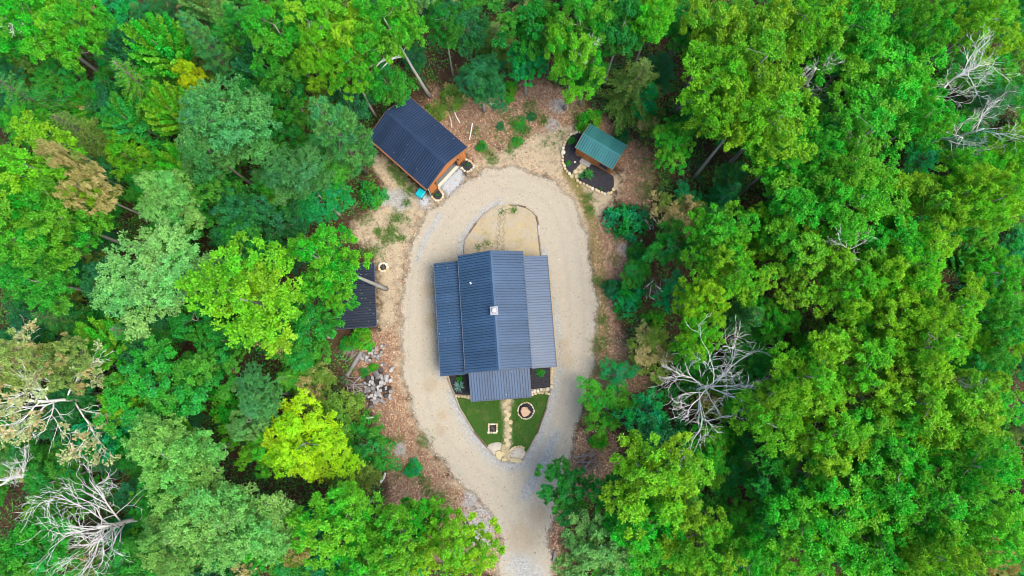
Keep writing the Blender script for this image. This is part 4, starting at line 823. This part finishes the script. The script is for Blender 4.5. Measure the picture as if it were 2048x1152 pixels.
def plant(kind, px, py, rpx, col, hc=None, base=None, autumn=0.0, label=None, group='trees of the surrounding forest', stretch=1.0):
    """crown centre seen at photo pixel (px, py), crown radius rpx photo pixels, hc height of the crown's middle"""
    R0, C0 = PDIM[kind]; hc = hc if hc is not None else C0 * random.uniform(.9, 1.12)
    x, y = at(px, py, hc); R = rpx * .86 * (CAM_H - hc) / FPX
    i = random.randrange(len(PROTO[kind])); cr, tr = PROTO[kind][i]; nm, kw, cat = KINDW[kind]
    b = at(*base) if base else (x, y)
    root = empty(nm, (b[0], b[1], -0.12)); ax = Vector((x - b[0], y - b[1], hc)); q = Vector((0, 0, 1)).rotation_difference(ax) @ Quaternion((0, 0, 1), random.uniform(0, 6.283))
    root.rotation_mode = 'QUATERNION'; root.rotation_quaternion = q; s = R / R0; sz = ax.length / C0; root.scale = (s * stretch, s, sz)
    c = bpy.data.objects.new('crown', cr); t = bpy.data.objects.new('trunk', tr)
    for o in (c, t): COL.objects.link(o); o.parent = root
    base_c = PAL[col][0]; j = random.uniform(.86, 1.14); c.color = (base_c[0] * j * random.uniform(.88, 1.12), base_c[1] * j, base_c[2] * j * random.uniform(.8, 1.2), 1 - autumn)
    root['category'] = cat
    if group: root['group'] = group
    PLANTS.append((root, label, PAL[col][1], kw, R, px, py)); return root

# ------------------------------------------------------------------ the trees one can tell apart in the photograph
T = [  # kind, px, py, radius px, colour, [crown height]
('oak', 60, 40, 90, 'LG'), ('oak', 150, 50, 75, 'LG'), ('pine', 205, 92, 42, 'BG', 9), ('maple', 310, 85, 80, 'LG'), ('pine', 412, 85, 52, 'BG', 11), ('oak', 475, 50, 55, 'G', 10), ('feathery', 285, 170, 85, 'LG', 8), ('maple', 335, 215, 65, 'YG', 9), ('feathery', 55, 195, 75, 'G', 8), ('feathery', 165, 265, 70, 'OL', 7), ('sapling', 255, 310, 52, 'YG'), ('sapling', 305, 265, 50, 'G'),
('oak', 60, 340, 115, 'YG'), ('oak', 25, 470, 105, 'LG'), ('oak', 118, 440, 90, 'LG'), ('dense', 455, 235, 112, 'BG'), ('dense', 415, 300, 75, 'BG', 12), ('dense', 590, 340, 72, 'BG', 12), ('oak', 555, 60, 85, 'LG'), ('oak', 655, 50, 85, 'YG'), ('oak', 770, 45, 85, 'LG', 15, (860, 193)), ('oak', 640, 110, 62, 'YG', 14), ('oak', 700, 130, 62, 'LG', 13), ('oak', 560, 165, 62, 'G', 12), ('pine', 672, 262, 92, 'BG', 13),
('dense', 645, 330, 70, 'G', 9), ('dense', 640, 392, 62, 'TG', 8), ('sapling', 705, 190, 58, 'DG'), ('sapling', 775, 165, 55, 'G'), ('dense', 330, 400, 75, 'PG', 12), ('oak', 425, 380, 62, 'G', 9), ('oak', 475, 430, 70, 'DG', 9), ('oak', 565, 445, 62, 'DG', 8), ('dense', 300, 545, 125, 'PG'), ('oak', 485, 595, 132, 'YG', 15), ('oak', 640, 515, 92, 'LG', 13, (773, 578)), ('oak', 664, 575, 48, 'LG', 11), ('oak', 605, 660, 80, 'G', 10),
('oak', 70, 560, 80, 'G', 12), ('feathery', 130, 640, 62, 'G', 7), ('sapling', 55, 640, 60, 'DG'), ('maple', 195, 690, 68, 'LG', 8), ('feathery', 275, 665, 66, 'G', 7), ('oak', 305, 780, 105, 'G', 11), ('maple', 255, 800, 64, 'YG', 9), ('oak', 405, 735, 62, 'G', 9), ('dense', 345, 915, 100, 'PG', 13), ('maple', 200, 865, 66, 'TG', 7), ('dense', 515, 790, 60, 'BG', 9), ('dense', 605, 890, 96, 'LY', 9),
('sapling', 672, 838, 62, 'OL'), ('sapling', 725, 890, 62, 'G'), ('sapling', 700, 955, 62, 'OL'), ('dense', 445, 1050, 112, 'PG', 13), ('dense', 335, 1085, 75, 'PG', 11), ('dense', 560, 1055, 64, 'PG', 10), ('oak', 680, 1050, 92, 'LG', 13), ('oak', 800, 1085, 82, 'LG', 12), ('oak', 915, 1105, 88, 'YG', 12), ('oak', 840, 1040, 50, 'LG', 10), ('oak', 60, 1105, 85, 'G', 11), ('oak', 260, 1145, 70, 'G', 11), ('oak', 100, 960, 70, 'G', 8), ('oak', 720, 1140, 80, 'LG', 12),
('oak', 20, 725, 62, 'TN', 13), ('oak', 125, 725, 55, 'TN', 12),
('oak', 885, 40, 48, 'G', 12), ('dense', 962, 160, 62, 'DG', 8), ('sapling', 935, 60, 55, 'DG'), ('oak', 1065, 55, 72, 'G', 12), ('oak', 1165, 35, 82, 'LG', 14), ('oak', 1150, 108, 74, 'LG', 13), ('oak', 1245, 50, 70, 'G', 13), ('oak', 1310, 25, 66, 'LG', 14), ('oak', 1055, 115, 52, 'TG', 9), ('oak', 1175, 145, 45, 'G', 10, (1160, 210)), ('feathery', 1275, 165, 82, 'OL', 7), ('pine', 1295, 195, 38, 'TG', 6),
('oak', 1440, 60, 95, 'YG'), ('oak', 1425, 170, 98, 'YG', 15, (1350, 222)), ('oak', 1525, 110, 115, 'YG', 16), ('oak', 1560, 225, 105, 'YG', 15), ('oak', 1490, 225, 88, 'YG', 15, (1390, 354)), ('oak', 1350, 285, 52, 'LG', 8), ('oak', 1605, 45, 90, 'YG'), ('oak', 1705, 60, 100, 'LG'), ('oak', 1785, 135, 112, 'LG'), ('oak', 1740, 255, 102, 'LG'), ('oak', 1850, 50, 72, 'LG'), ('oak', 1985, 40, 82, 'YG'), ('oak', 1858, 230, 62, 'LG', 12), ('pine', 1468, 350, 46, 'BG', 6), ('oak', 1560, 320, 74, 'LG', 12), ('oak', 1640, 320, 74, 'LG', 13),
('sapling', 1350, 485, 52, 'G'), ('sapling', 1270, 545, 36, 'G', 3), ('oak', 1445, 470, 78, 'LG', 12), ('oak', 1475, 545, 72, 'YG', 13), ('oak', 1400, 595, 58, 'YG', 12), ('oak', 1405, 665, 58, 'YG', 12), ('sapling', 1350, 595, 42, 'TG'), ('pine', 1490, 635, 52, 'BG', 8), ('oak', 1620, 425, 100, 'LG'), ('oak', 1720, 395, 102, 'LG'), ('oak', 1770, 480, 100, 'LG'), ('oak', 1630, 520, 92, 'YG'), ('oak', 1865, 420, 92, 'YG'), ('oak', 1935, 385, 82, 'YG'), ('oak', 1990, 400, 74, 'YG'),
('oak', 1825, 530, 80, 'YG'), ('oak', 1705, 575, 74, 'YG'), ('oak', 1785, 645, 84, 'YG'), ('oak', 1905, 620, 84, 'YG'), ('oak', 1990, 545, 64, 'LG', 11), ('oak', 2000, 640, 64, 'G', 11), ('oak', 1865, 700, 82, 'YG'), ('oak', 1725, 735, 92, 'YG'), ('oak', 1620, 760, 92, 'YG'), ('oak', 1555, 830, 80, 'YG'), ('oak', 1655, 870, 92, 'YG'), ('oak', 1855, 805, 104, 'YG'), ('oak', 1945, 820, 92, 'YG'), ('oak', 1975, 740, 64, 'G', 11), ('oak', 1775, 890, 92, 'LG'), ('oak', 1690, 970, 104, 'LG'), ('oak', 1790, 970, 94, 'LG'), ('oak', 1875, 1010, 104, 'LG'), ('oak', 1640, 1045, 104, 'LG'), ('oak', 1965, 940, 92, 'LG'), ('oak', 1985, 1050, 84, 'LG'), ('oak', 1755, 1090, 104, 'LG'), ('oak', 1885, 1120, 84, 'YG'), ('oak', 1560, 990, 74, 'G', 12),
('oak', 1320, 960, 104, 'YG'), ('oak', 1235, 1000, 60, 'G', 10), ('oak', 1300, 1060, 84, 'LG', 12), ('oak', 1405, 1085, 84, 'YG', 13), ('oak', 1490, 1130, 74, 'LG', 12), ('oak', 1205, 1110, 88, 'PG', 10), ('oak', 1130, 985, 62, 'G', 7, (1165, 990)), ('sapling', 1215, 815, 58, 'LG', 3.5), ('sapling', 1290, 825, 50, 'TG'), ('sapling', 1230, 752, 38, 'TG', 3), ('sapling', 1440, 960, 70, 'G'), ('sapling', 1330, 880, 58, 'DG'), ('oak', 1500, 720, 50, 'G', 7), ('oak', 2040, 300, 60, 'YG', 12), ('oak', 1950, 330, 60, 'LG', 12),
]
for t_ in T:
    kd, px, py, r, cl = t_[:5]; plant(kd, px, py, r, cl, t_[5] if len(t_) > 5 else None, t_[6] if len(t_) > 6 else None, .2 if cl == 'TN' else 0.0)
plant('oak', 165, 375, 58, 'YG', 14, None, .75, 'tan-leaved broadleaf tree turning orange near the left edge'); plant('sapling', 140, 322, 34, 'TN', 13, None, .7, 'small tan-leaved crown above the orange-turning tree at left')
plant('sapling', 1358, 425, 58, 'OL', 5, None, .62, 'orange-brown speckled young tree right of the round emerald bush'); plant('sapling', 625, 770, 48, 'OL', 4, None, .4, 'reddish olive young tree left of the split-wood heap'); plant('sapling', 600, 1085, 42, 'OL', 8, None, .6, 'tan-brown young tree at the lower left between green crowns'); plant('sapling', 385, 155, 36, 'YE', 8, None, 0, 'small bright yellow tree at upper left')
plant('sapling', 1300, 705, 58, 'OL', 3, None, .45, 'olive and brown scrubby young tree right of the driveway'); plant('sapling', 1290, 245, 36, 'OL', 2.5, None, .35, 'yellowish olive young tree above right of the green-roofed shed'); plant('sapling', 1990, 1125, 40, 'OL', 10, None, .7, 'small tan-leaved tree in the lower right corner')
SH = 'shrubs round the clearing'
for px, py, r, cl, lab, hh in ((1256, 440, 50, 'TG', 'large round emerald bush right of the driveway below the shed', 1.6), (1258, 598, 40, 'TG', 'bright emerald bush right of the driveway, lower of the roadside bushes', 2.0), (1228, 575, 26, 'DG', 'dark blue-green bush at the driveway edge', 1.3), (1280, 505, 30, 'G', 'mid-green bush between the two emerald bushes', 1.3), (826, 938, 21, 'TG', 'small emerald bush alone on the leaf litter left of the driveway', .6), (741, 386, 34, 'G', 'dense green bush left of the garage yard', 1.6), (963, 291, 15, 'G', 'small green bush right of the garage corner', .5), (720, 676, 30, 'LG', 'bright green bush below the open shelter', 1.5),
                               (1015, 178, 26, 'LG', 'bright green bush at the top of the clearing', 1.0), (1180, 240, 34, 'LG', 'light green bush just above the green-roofed shed', 1.4), (1200, 882, 22, 'LG', 'small light green shrub right of the lower driveway', .8), (690, 690, 18, 'G', 'green shrub at the top of the grey log', .8), (745, 735, 11, 'LG', 'little green shrub growing out of the split-wood heap', .5), (728, 745, 13, 'G', 'green weed clump left of the split-wood heap', .4), (1245, 270, 24, 'DG', 'dark green bush behind the right end of the green-roofed shed', 1.2), (870, 220, 30, 'OL', 'olive bush behind the garage', 1.0), (905, 190, 34, 'OL', 'yellowish olive bush by the pale crooked branch', 1.2), (1310, 640, 28, 'LG', 'small fresh green bush in the brush right of the driveway', 1.0), (1040, 248, 20, 'G', 'green weed clump in the middle of the upper clearing', .25), (1034, 282, 16, 'G', 'smaller green weed clump below the one in the upper clearing', .25), (1062, 232, 14, 'DG', 'dark weed patch at the upper clearing', .25), (1000, 252, 13, 'DG', 'dark low weed clump left in the upper clearing', .25)):
    plant('bush', px, py, r, cl, hh, None, .0 if cl != 'OL' else .25, lab, SH)
def spiky(label, c, r, col, n=26, name='spiky_plant', w=.05, h=.5):
    R_ = np.random.default_rng(int(c[0] * 100) % 9999); a = R_.uniform(0, 6.283, n); el = R_.uniform(.15, 1.2, n); ax = np.column_stack([np.cos(a) * np.cos(el), np.sin(a) * np.cos(el), np.sin(el)]); ax2 = np.column_stack([np.cos(a), np.sin(a), -.2 + 0 * a])
    v, q = leaf_quads(np.zeros((n, 3)) + np.array([0, 0, .08]) + R_.normal(size=(n, 3)) * .02, ax, np.column_stack([0 * a, 0 * a, 1 + 0 * a]) + R_.normal(size=(n, 3)) * .2, r * R_.uniform(.7, 1.15, n), w, .3)
    me = np_mesh(name, v, q, {'tint': ('FLOAT', 'FACE', R_.uniform(.2, .8, n)), 'clump': ('FLOAT', 'FACE', R_.random(n))}); o = link(name, me, M['leaf'], None, (*c, .08)); o.color = (*col, 1); return tag(o, label, 'plant', 'plants in the mulch beds')
spiky('pale blue-green spiky plant in the mulch bed left of the porch', at(*C4(378, 430)), .75, (.22, .42, .36), 60, w=.09)
for lab, q, r in (('leafy green shrub at the back of the bed left of the porch', C4(380, 375), 10), ('leafy green shrub in the mulch bed right of the porch', C4(1005, 330), 12), ('green fern in the upper left of the shed bed', C2(430, 370), 12), ('green fern in the lower left of the shed bed', C2(400, 580), 8), ('tiny plant in the mulch bed right of the garage door', C2c(1110, 400), 5), ('small plant in the mulch bed left of the garage door', C2c(600, 900), 5), ('small green weed in the right part of the shed bed', C2(700, 815), 4)):
    plant('bush', q[0], q[1], r, 'G', .35, None, 0, lab, 'plants in the mulch beds')
spiky('green fern spreading beside the shed path', at(*C2(580, 690)), .85, (.06, .30, .05), 50, 'fern', .12); spiky('green fern fronds beside the lower shed path', at(*C2(520, 705)), .5, (.06, .30, .05), 34, 'fern', .10)

# ------------------------------------------------------------------ dead trees
def dead_tree(label, base, top, hc, R, seed, r0=.24, mat='bark_dead', nprim=7, H0=.45, leafy=None, up=0.0):
    """bare tree: base and crown centre as photo pixels, crown spread R metres"""
    r = random.Random(seed); b = Vector((*at(*base), -.15)); c = Vector((*at(top[0], top[1], hc), hc)) - b; mb = MB(); tw = MB(); tips = []
    k = 8; tp = [c * (i / (k - 1)) * 1.0 + Vector((r.gauss(0, .12), r.gauss(0, .12), 0)) * (i > 0) for i in range(k)]; mb.tube(tp, [r0 * (1.2 if i == 0 else 1) * (1 - .62 * i / (k - 1)) for i in range(k)], 8)
    def grow(p, d, L, rad, lv):
        n = 5; pts = [p]; q = p.copy(); dd = d.copy(); mids = []
        for i in range(n):
            dd = (dd + Vector((r.gauss(0, .20), r.gauss(0, .20), r.gauss(0, .14) + .05))).normalized(); q = q + dd * L / n; pts.append(q.copy()); mids.append((q.copy(), dd.copy(), (i + 1) / n))
        (mb if lv < 2 else tw).tube(pts, [rad * (1 - .72 * i / n) for i in range(n + 1)], 6 if lv < 1 else (5 if lv < 2 else 3))
        tips.append(pts[-1])
        if lv >= 3 or L < .3: return
        for (m, md, t) in mids:
            for _ in range(r.choice([1, 1, 1, 2]) if lv < 1 else r.choice([0, 1, 1])):
                a = md.orthogonal().normalized(); a.rotate(Quaternion(md, r.uniform(0, 6.283))); ang = r.uniform(.35, .85); nd = (md * math.cos(ang) + a * math.sin(ang)).normalized()
                grow(m, nd, L * r.uniform(.42, .72) * (1.15 - .35 * t), max(.012, rad * (1 - .72 * t) * .66), lv + 1)
    ax = c.normalized()
    for i in range(nprim):
        t = H0 + (1 - H0) * (i / (nprim - 1)) ** .8; p = c * t; a = 2.4 * i + seed + r.uniform(-.3, .3); el = up + .1 + .6 * t * r.uniform(.4, 1.0); d = (Vector((math.cos(a), math.sin(a), 0)) * math.cos(el) + Vector((0, 0, 1)) * math.sin(el)).normalized()
        grow(p, d, R * r.uniform(.75, 1.1) * (1.1 - .25 * t), r0 * (1 - .6 * t) * .58, 0)
    e = empty('dead_tree', b); tag(e, label, 'dead tree', 'bare dead trees')
    mb.build('trunk', M[mat], e, smooth=True); tag(tw.build('twigs', M[mat], e), kind='stuff')
    if leafy:
        g = np.random.default_rng(seed); tt = np.array([tuple(p) for p in tips]); tt = tt[g.permutation(len(tt))[:leafy[0]]]; n = len(tt)
        cr = finish('crown', [rosettes(g, np.repeat(tt, 5, 0) + g.normal(size=(n * 5, 3)) * .3, unit(g.normal(size=(n * 5, 3)) * .5 + np.array([0, 0, 1])), 11, .26, .16, .1, np.repeat(g.uniform(.3, .7, n), 5), np.repeat(g.random(n), 5))]); o = link('crown', cr, M['leaf'], e); o.color = (.42, .48, .22, leafy[1])
    return e
dead_tree('bare white dead tree with spreading branches in the lower left', (322, 1033), (195, 1052), 11, 6.4, 3, .27, nprim=9, H0=.5, up=.45)
dead_tree('bare white dead tree right of the driveway, branches spread like antlers', (1366, 778), (1424, 776), 10, 6.0, 8, .24, nprim=9, H0=.5, up=.05)
dead_tree('upper of two bare dead trees near the right edge of the photo', (1800, 225), (1935, 140), 13, 4.4, 5, .20, nprim=6, H0=.5, up=.5)
dead_tree('lower of two bare dead trees near the right edge of the photo', (1830, 290), (1965, 262), 12, 4.0, 12, .19, nprim=6, H0=.5, up=.5)
dead_tree('half-dead tree with tan leaves and bare white twigs at the left edge', (250, 800), (60, 800), 13, 5.6, 9, .26, nprim=9, H0=.5, leafy=(110, .75))
dead_tree('bare grey dead tree leaning out of the lower left edge', (150, 945), (-40, 965), 12, 3.0, 14, .22, nprim=5, H0=.6)
dead_tree('bare crown with pale limbs at the lower right forest', (1790, 1000), (1880, 1020), 10, 2.4, 17, .12, nprim=5, H0=.5)
dead_tree('thin bare tree between the right-hand crowns, level with the cabin', (1740, 690), (1880, 665), 12, 2.6, 19, .13, nprim=5, H0=.5)
dead_tree('small bare tree among the crowns at bottom right', (1720, 920), (1780, 905), 11, 2.2, 23, .11, nprim=5, H0=.5)
for lab, bs, tp, hc, R_, sd in (('few bare pale limbs among the yellow-green crowns at upper right', (1560, 215), (1640, 140), 14, 2.2, 31), ('bare limbs poking out of crowns right of the cabin level', (1600, 530), (1700, 500), 14, 2.4, 37), ('pale bare limbs among crowns below the right edge middle', (1800, 760), (1930, 775), 13, 2.2, 41), ('bare twigs among crowns near the bottom right', (1620, 1000), (1690, 1040), 13, 2.0, 43), ('bare pale limbs among the crowns above the shed', (1150, 170), (1175, 95), 13, 2.0, 47), ('bare limbs among the crowns left of the garage top', (700, 160), (640, 60), 14, 2.0, 53), ('thin bare limbs in the upper left corner', (130, 130), (40, 40), 13, 2.4, 59)):
    dead_tree(lab, bs, tp, hc, R_, sd, .12, 'bark_dead', 5, .6, None, .2)
# broken limbs hanging from the tree behind the garage
bl = empty('broken_limbs', (*at(795, 92, 10), 10)); tag(bl, 'pale broken limbs sticking out left of the leaning trunk behind the garage', 'branch')
for pts in (((795, 92, 10), (760, 97, 10.2), (715, 108, 9.5), (690, 125, 9)), ((805, 112, 8), (770, 120, 8.5), (735, 135, 8), (700, 155, 7.5)), ((783, 95, 10), (765, 120, 9), (738, 148, 8.2)), ((800, 108, 8.5), (775, 125, 8), (755, 145, 7.2))):
    MB().tube([Vector((*at(*p), p[2])) - bl.location for p in pts], [.13, .10, .07, .02][:len(pts)] if len(pts) == 4 else [.10, .07, .02], 6).build('limb', M['bark_dead'], bl)

# ------------------------------------------------------------------ understorey fill
OPEN = [drive_poly] + SAND + LITT
def clear_mask(p):
    r = np.zeros(len(p), bool)
    for q in OPEN: r |= inside(p, q)
    for cx, cy, hw, hl, ang in ((-1.78, 7.6, 7.5, 10, 4.3), (-10.23, 26.09, 5.2, 4.2, -42), (9.72, 25.73, 3.6, 3.0, -32), (-16.5, 9, 2.6, 4.2, 3.7)):
        a = math.radians(ang); dx, dy = p[:, 0] - cx, p[:, 1] - cy; r |= (np.abs(dx * math.cos(a) + dy * math.sin(a)) < hw) & (np.abs(-dx * math.sin(a) + dy * math.cos(a)) < hl)
    return r
taken = [(o.location.x, o.location.y, .38 * R_) for o, _, _, _, R_, _, _ in PLANTS]
cand = np.column_stack([RNG.uniform(-62, 62, 7000), RNG.uniform(-24, 48, 7000)]); cand = cand[~clear_mask(cand)]; near = np.min([dist(cand, q) for q in OPEN], axis=0); nf = 0; nm_ = 0
for (x, y), dn in zip(cand[:3500], near[:3500]):
    if nm_ >= 85: break
    if dn < 5 or any((x - a) ** 2 + (y - b) ** 2 < max(2.6, c * 1.5) ** 2 for a, b, c in taken): continue
    hc = random.uniform(6.5, 10); px, py = photo((x, y, hc))
    if not (-30 < px < 2080 and -30 < py < 1180) or any(math.hypot(px - a, py - b) < c for a, b, c in ((1415, 790, 110), (1960, 160, 120), (1980, 260, 90), (180, 1050, 130), (1255, 440, 90), (1180, 280, 150), (840, 290, 150), (1415, 320, 90))): continue
    plant('oak' if px > 1250 else random.choice(['oak', 'dense', 'maple']), px, py, random.uniform(48, 66), random.choice(['LG', 'G', 'LG', 'YG'] if px > 1250 else ['G', 'LG', 'PG', 'G', 'DG']), hc); taken.append((x, y, 2.0)); nm_ += 1
for (x, y), dn in zip(cand, near):
    if nf >= 230: break
    if dn < 1.6: continue
    if any((x - a) ** 2 + (y - b) ** 2 < max(1.9, c) ** 2 for a, b, c in taken): continue
    hc = random.uniform(3.0, 5.5) if dn > 4 else random.uniform(1.8, 3.2); px, py = photo((x, y, hc))
    if not (-40 < px < 2090 and -40 < py < 1190): continue
    if 660 < px < 1250 and 420 < py < 720 or math.hypot(px - 1410, py - 325) < 65 or (1215 < px < 1345 and 290 < py < 400) or (1270 < px < 1345 and 420 < py < 680): continue
    kd = random.choice(['sapling', 'sapling', 'sapling', 'maple', 'feathery']) if dn > 4 else 'sapling'
    plant(kd, px, py, random.uniform(38, 62) * (1 if dn > 4 else .6), random.choice(['DG', 'G', 'G', 'LG', 'TG', 'G', 'OL', 'LG']), hc, None, random.choice([0, 0, 0, 0, .15]), None, 'understorey of the surrounding forest'); taken.append((x, y, 1.9)); nf += 1

# labels: look + landmark + rank of nearness
MARKS = [((990, 630), 'cabin'), ((840, 290), 'dark-roofed garage'), ((1200, 300), 'green-roofed shed'), ((712, 600), 'open shelter'), ((755, 770), 'split-wood heap'), ((1050, 1130), 'driveway exit'), ((1415, 790), 'bare white tree on the right'), ((180, 1050), 'bare dead tree at lower left'), ((0, 0), "photo's top left corner"), ((2048, 0), "photo's top right corner"), ((0, 1152), "photo's bottom left corner"), ((2048, 1152), "photo's bottom right corner"), ((0, 560), 'middle of the left edge'), ((2048, 600), 'middle of the right edge'), ((1960, 220), 'two bare trees at right'), ((1024, 0), 'middle of the top edge'), ((480, 600), 'big yellow-green crown at left'), ((1560, 560), 'centre of the right forest'), ((1640, 1152), 'right half of the bottom edge'), ((480, 1152), 'left half of the bottom edge'), ((420, 250), 'blue-green crowns at upper left'), ((1500, 150), 'tall crowns above right of the shed')]
ORD = ['nearest', 'second nearest', 'third nearest', 'fourth nearest', 'fifth nearest', 'sixth nearest', 'seventh nearest', 'eighth nearest', 'ninth nearest', 'tenth nearest', 'eleventh nearest', 'twelfth nearest']
combo = {}
for root, label, colw, kw, R_, px, py in PLANTS:
    if label: root['label'] = label; continue
    ds = sorted((math.hypot(px - m[0][0], py - m[0][1]), m[1]) for m in MARKS); sz = 'large ' if R_ > 4.0 else ('small ' if R_ < 2.0 else ''); combo.setdefault((sz + colw + ' ' + kw, ds[0][1]), []).append((ds[0][0], root))
for (look, mark), L_ in combo.items():
    L_.sort(key=lambda q: q[0])
    for i, (d, root) in enumerate(L_): root['label'] = f'{look} {ORD[min(i, 11)]} to the {mark}' if len(L_) > 1 else f'{look} near the {mark}'

# ------------------------------------------------------------------ undergrowth, grass, fallen leaves
def scatter_leaves(name, c, n_per, L, W, cols, up, label, spread, zr, flat=False):
    m = len(c); r = RNG; N_ = m * n_per; cc = np.repeat(c, n_per, 0) + np.column_stack([r.normal(size=N_) * spread, r.normal(size=N_) * spread, r.uniform(zr[0], zr[1], N_)]); ax = r.normal(size=(N_, 3)); ax[:, 2] = ax[:, 2] * (.08 if flat else .5) + (0 if flat else .2)
    v, q = leaf_quads(cc, ax, np.array([0, 0, 1.0]) * up + r.normal(size=(N_, 3)) * .35, L * r.uniform(.6, 1.3, N_), W * r.uniform(.6, 1.2, N_), .15)
    ci = np.repeat(r.integers(len(cols), size=m), n_per); col = np.array(cols)[ci] * r.uniform(.65, 1.3, (N_, 1)); col = np.column_stack([col, np.ones(N_)])
    me = np_mesh(name, v, q, {'leafcol': ('FLOAT_COLOR', 'FACE', col)}); return tag(link(name, me, M['leafcol']), label, None, None, 'stuff')
GREENS = [(.03, .15, .012), (.05, .21, .015), (.015, .12, .03), (.10, .21, .015), (.02, .18, .05), (.13, .10, .045), (.04, .16, .015)]
p = np.column_stack([RNG.uniform(-62, 62, 46000), RNG.uniform(-24, 49, 46000)]); p = p[~clear_mask(p)]; nd = np.min([dist(p, q) for q in OPEN], axis=0)
dens = .5 + .5 * np.sin(p[:, 0] * .45 + 2 * np.sin(p[:, 1] * .31)) * np.sin(p[:, 1] * .52 + 1.5 * np.sin(p[:, 0] * .27)); p = p[(RNG.random(len(p)) < .4 + .6 * dens) & (nd > .4)]
scatter_leaves('undergrowth', np.column_stack([p, np.zeros(len(p))]), 9, .26, .14, GREENS, 1.0, 'low green undergrowth on the forest floor', .28, (.03, .75))
def pick(polys, n):
    out = []
    for q in polys:
        xs, ys = [a for a, _ in q], [b for _, b in q]; a = np.column_stack([RNG.uniform(min(xs), max(xs), n), RNG.uniform(min(ys), max(ys), n)]); out.append(a[inside(a, q)])
    return np.concatenate(out)
LAWN2 = [(cx_ + (cx_ - at(1003, 845)[0]) * .015, cy_ + (cy_ - at(1003, 845)[1]) * .015) for cx_, cy_ in LAWN]; g = pick([LAWN2], 13000); g = g[~inside(g, PATH)]; g = g[(np.linalg.norm(g - np.array(mc), axis=1) > .95) & (np.abs(g - np.array(at(*C4(636, 755)))).max(1) > .62)]
scatter_leaves('lawn_grass', np.column_stack([g, np.full(len(g), .05)]), 3, .10, .025, [(.018, .062, .008), (.035, .095, .011), (.025, .075, .009), (.075, .10, .022)], .3, 'short grass blades of the front lawn', .03, (0, .02))
tuft = []
for px, py, r, n in ((1035, 250, 1.0, 150), (1050, 262, .7, 80), (1030, 285, .8, 90), (792, 435, .8, 90), (785, 462, .9, 100), (772, 478, .8, 80), (757, 463, .5, 60), (800, 475, .6, 50), (745, 500, .8, 60), (805, 365, .7, 70), (820, 380, .7, 70), (795, 348, .7, 70), (785, 335, .6, 50), (812, 405, .6, 40), (975, 305, .7, 50), (985, 320, .7, 50), (1020, 300, .6, 40), (1085, 240, .8, 60), (1060, 215, .9, 70), (860, 985, 1.2, 60), (845, 960, 1.0, 50), (885, 1000, 1.0, 70), (845, 880, .9, 50), (1195, 690, .9, 60), (1205, 640, .6, 40), (1180, 420, .6, 50), (1195, 560, .6, 50), (1175, 395, .7, 50), (973, 487, .6, 22), (955, 495, .5, 14), (1027, 420, .4, 30), (1005, 425, .3, 20), (1300, 330, 1.6, 120), (1330, 370, 1.6, 120), (1290, 380, 1.4, 100), (1240, 620, 1.4, 60), (1260, 730, 1.5, 120), (1010, 230, 1.5, 60), (950, 265, 1.2, 40), (1000, 270, 1.4, 45), (1095, 290, 1.2, 40), (1120, 270, 1.0, 30), (1150, 215, 1.4, 60), (1230, 470, 1.0, 30), (1225, 520, 1.0, 30), (1215, 680, 1.2, 50), (1225, 740, 1.4, 60), (735, 440, 1.0, 40), (760, 510, 1.0, 30), (815, 440, .8, 25), (790, 880, 1.2, 40), (800, 940, 1.2, 40)):
    a = RNG.normal(size=(n, 2)) * r * .5 + np.array(at(px, py)); tuft.append(a)
tuft = np.concatenate(tuft); scatter_leaves('grass_tufts', np.column_stack([tuft, np.full(len(tuft), .03)]), 9, .22, .04, [(.045, .15, .015), (.07, .17, .02), (.10, .16, .03), (.05, .13, .02)], .3, 'patchy grass tufts on the bare clearing', .10, (0, .06))
lf = pick(LITT, 9000); lf = lf[~inside(lf, drive_poly)]; lf2 = pick(SAND, 1500); lf2 = lf2[~inside(lf2, drive_poly)]; lf = np.concatenate([lf, lf2]); dl = pick([drive_poly], 1500); dl = dl[~inside(dl, isl_poly)]; lf = np.concatenate([lf, dl[:260]]); edge = np.array(drive_poly)[RNG.integers(len(drive_poly), size=1600)] + RNG.normal(size=(1600, 2)) * .45
lf = lf[np.linalg.norm(lf - np.array(gl(5.2, -.3)), axis=1) > 2.3]; lf3 = np.concatenate([np.column_stack([lf, np.full(len(lf), .03)]), np.column_stack([edge, np.full(len(edge), .035)])])
scatter_leaves('fallen_leaves', lf3, 1, .17, .11, [(.30, .15, .09), (.42, .26, .16), (.22, .11, .06), (.50, .36, .22), (.16, .09, .06)], 1.0, 'fallen brown leaves littering the clearing', .02, (0, .02), True)
rl = []
def on_roof(c, ang, x, y, z): a = math.radians(ang); rl.append((c[0] + x * math.cos(a) - y * math.sin(a), c[1] + x * math.sin(a) + y * math.cos(a), z + .075))
for _ in range(16): y = RNG.uniform(-3.1, 3.1); on_roof((-10.23, 26.09), -42, RNG.uniform(-4.3, 4.3), y, 4.3 - abs(y) / 3.19 * 1.5)
for _ in range(40): x = RNG.uniform(-2.1, 2.1); on_roof((-16.5, 9), 3.7, x, RNG.uniform(-3, 3.6), 2.55 + x * .094)
for _ in range(9): y = RNG.uniform(-9, -6.3); on_roof((-1.78, 7.6), 4.3, RNG.uniform(-3, 3), y, 2.4 + (y + 9.06) * .2335)
for _ in range(10): x = RNG.uniform(-6.1, -3.6); on_roof((-1.78, 7.6), 4.3, x, RNG.uniform(-6, 5.5), 2.25 + (x + 6.15) * .2475)
scatter_leaves('roof_leaves', np.array(rl), 1, .12, .08, [(.30, .27, .22), (.26, .22, .17), (.36, .34, .30), (.24, .24, .15)], 1.0, 'scattered pale leaves lying on the roofs', .01, (0, .01), True)
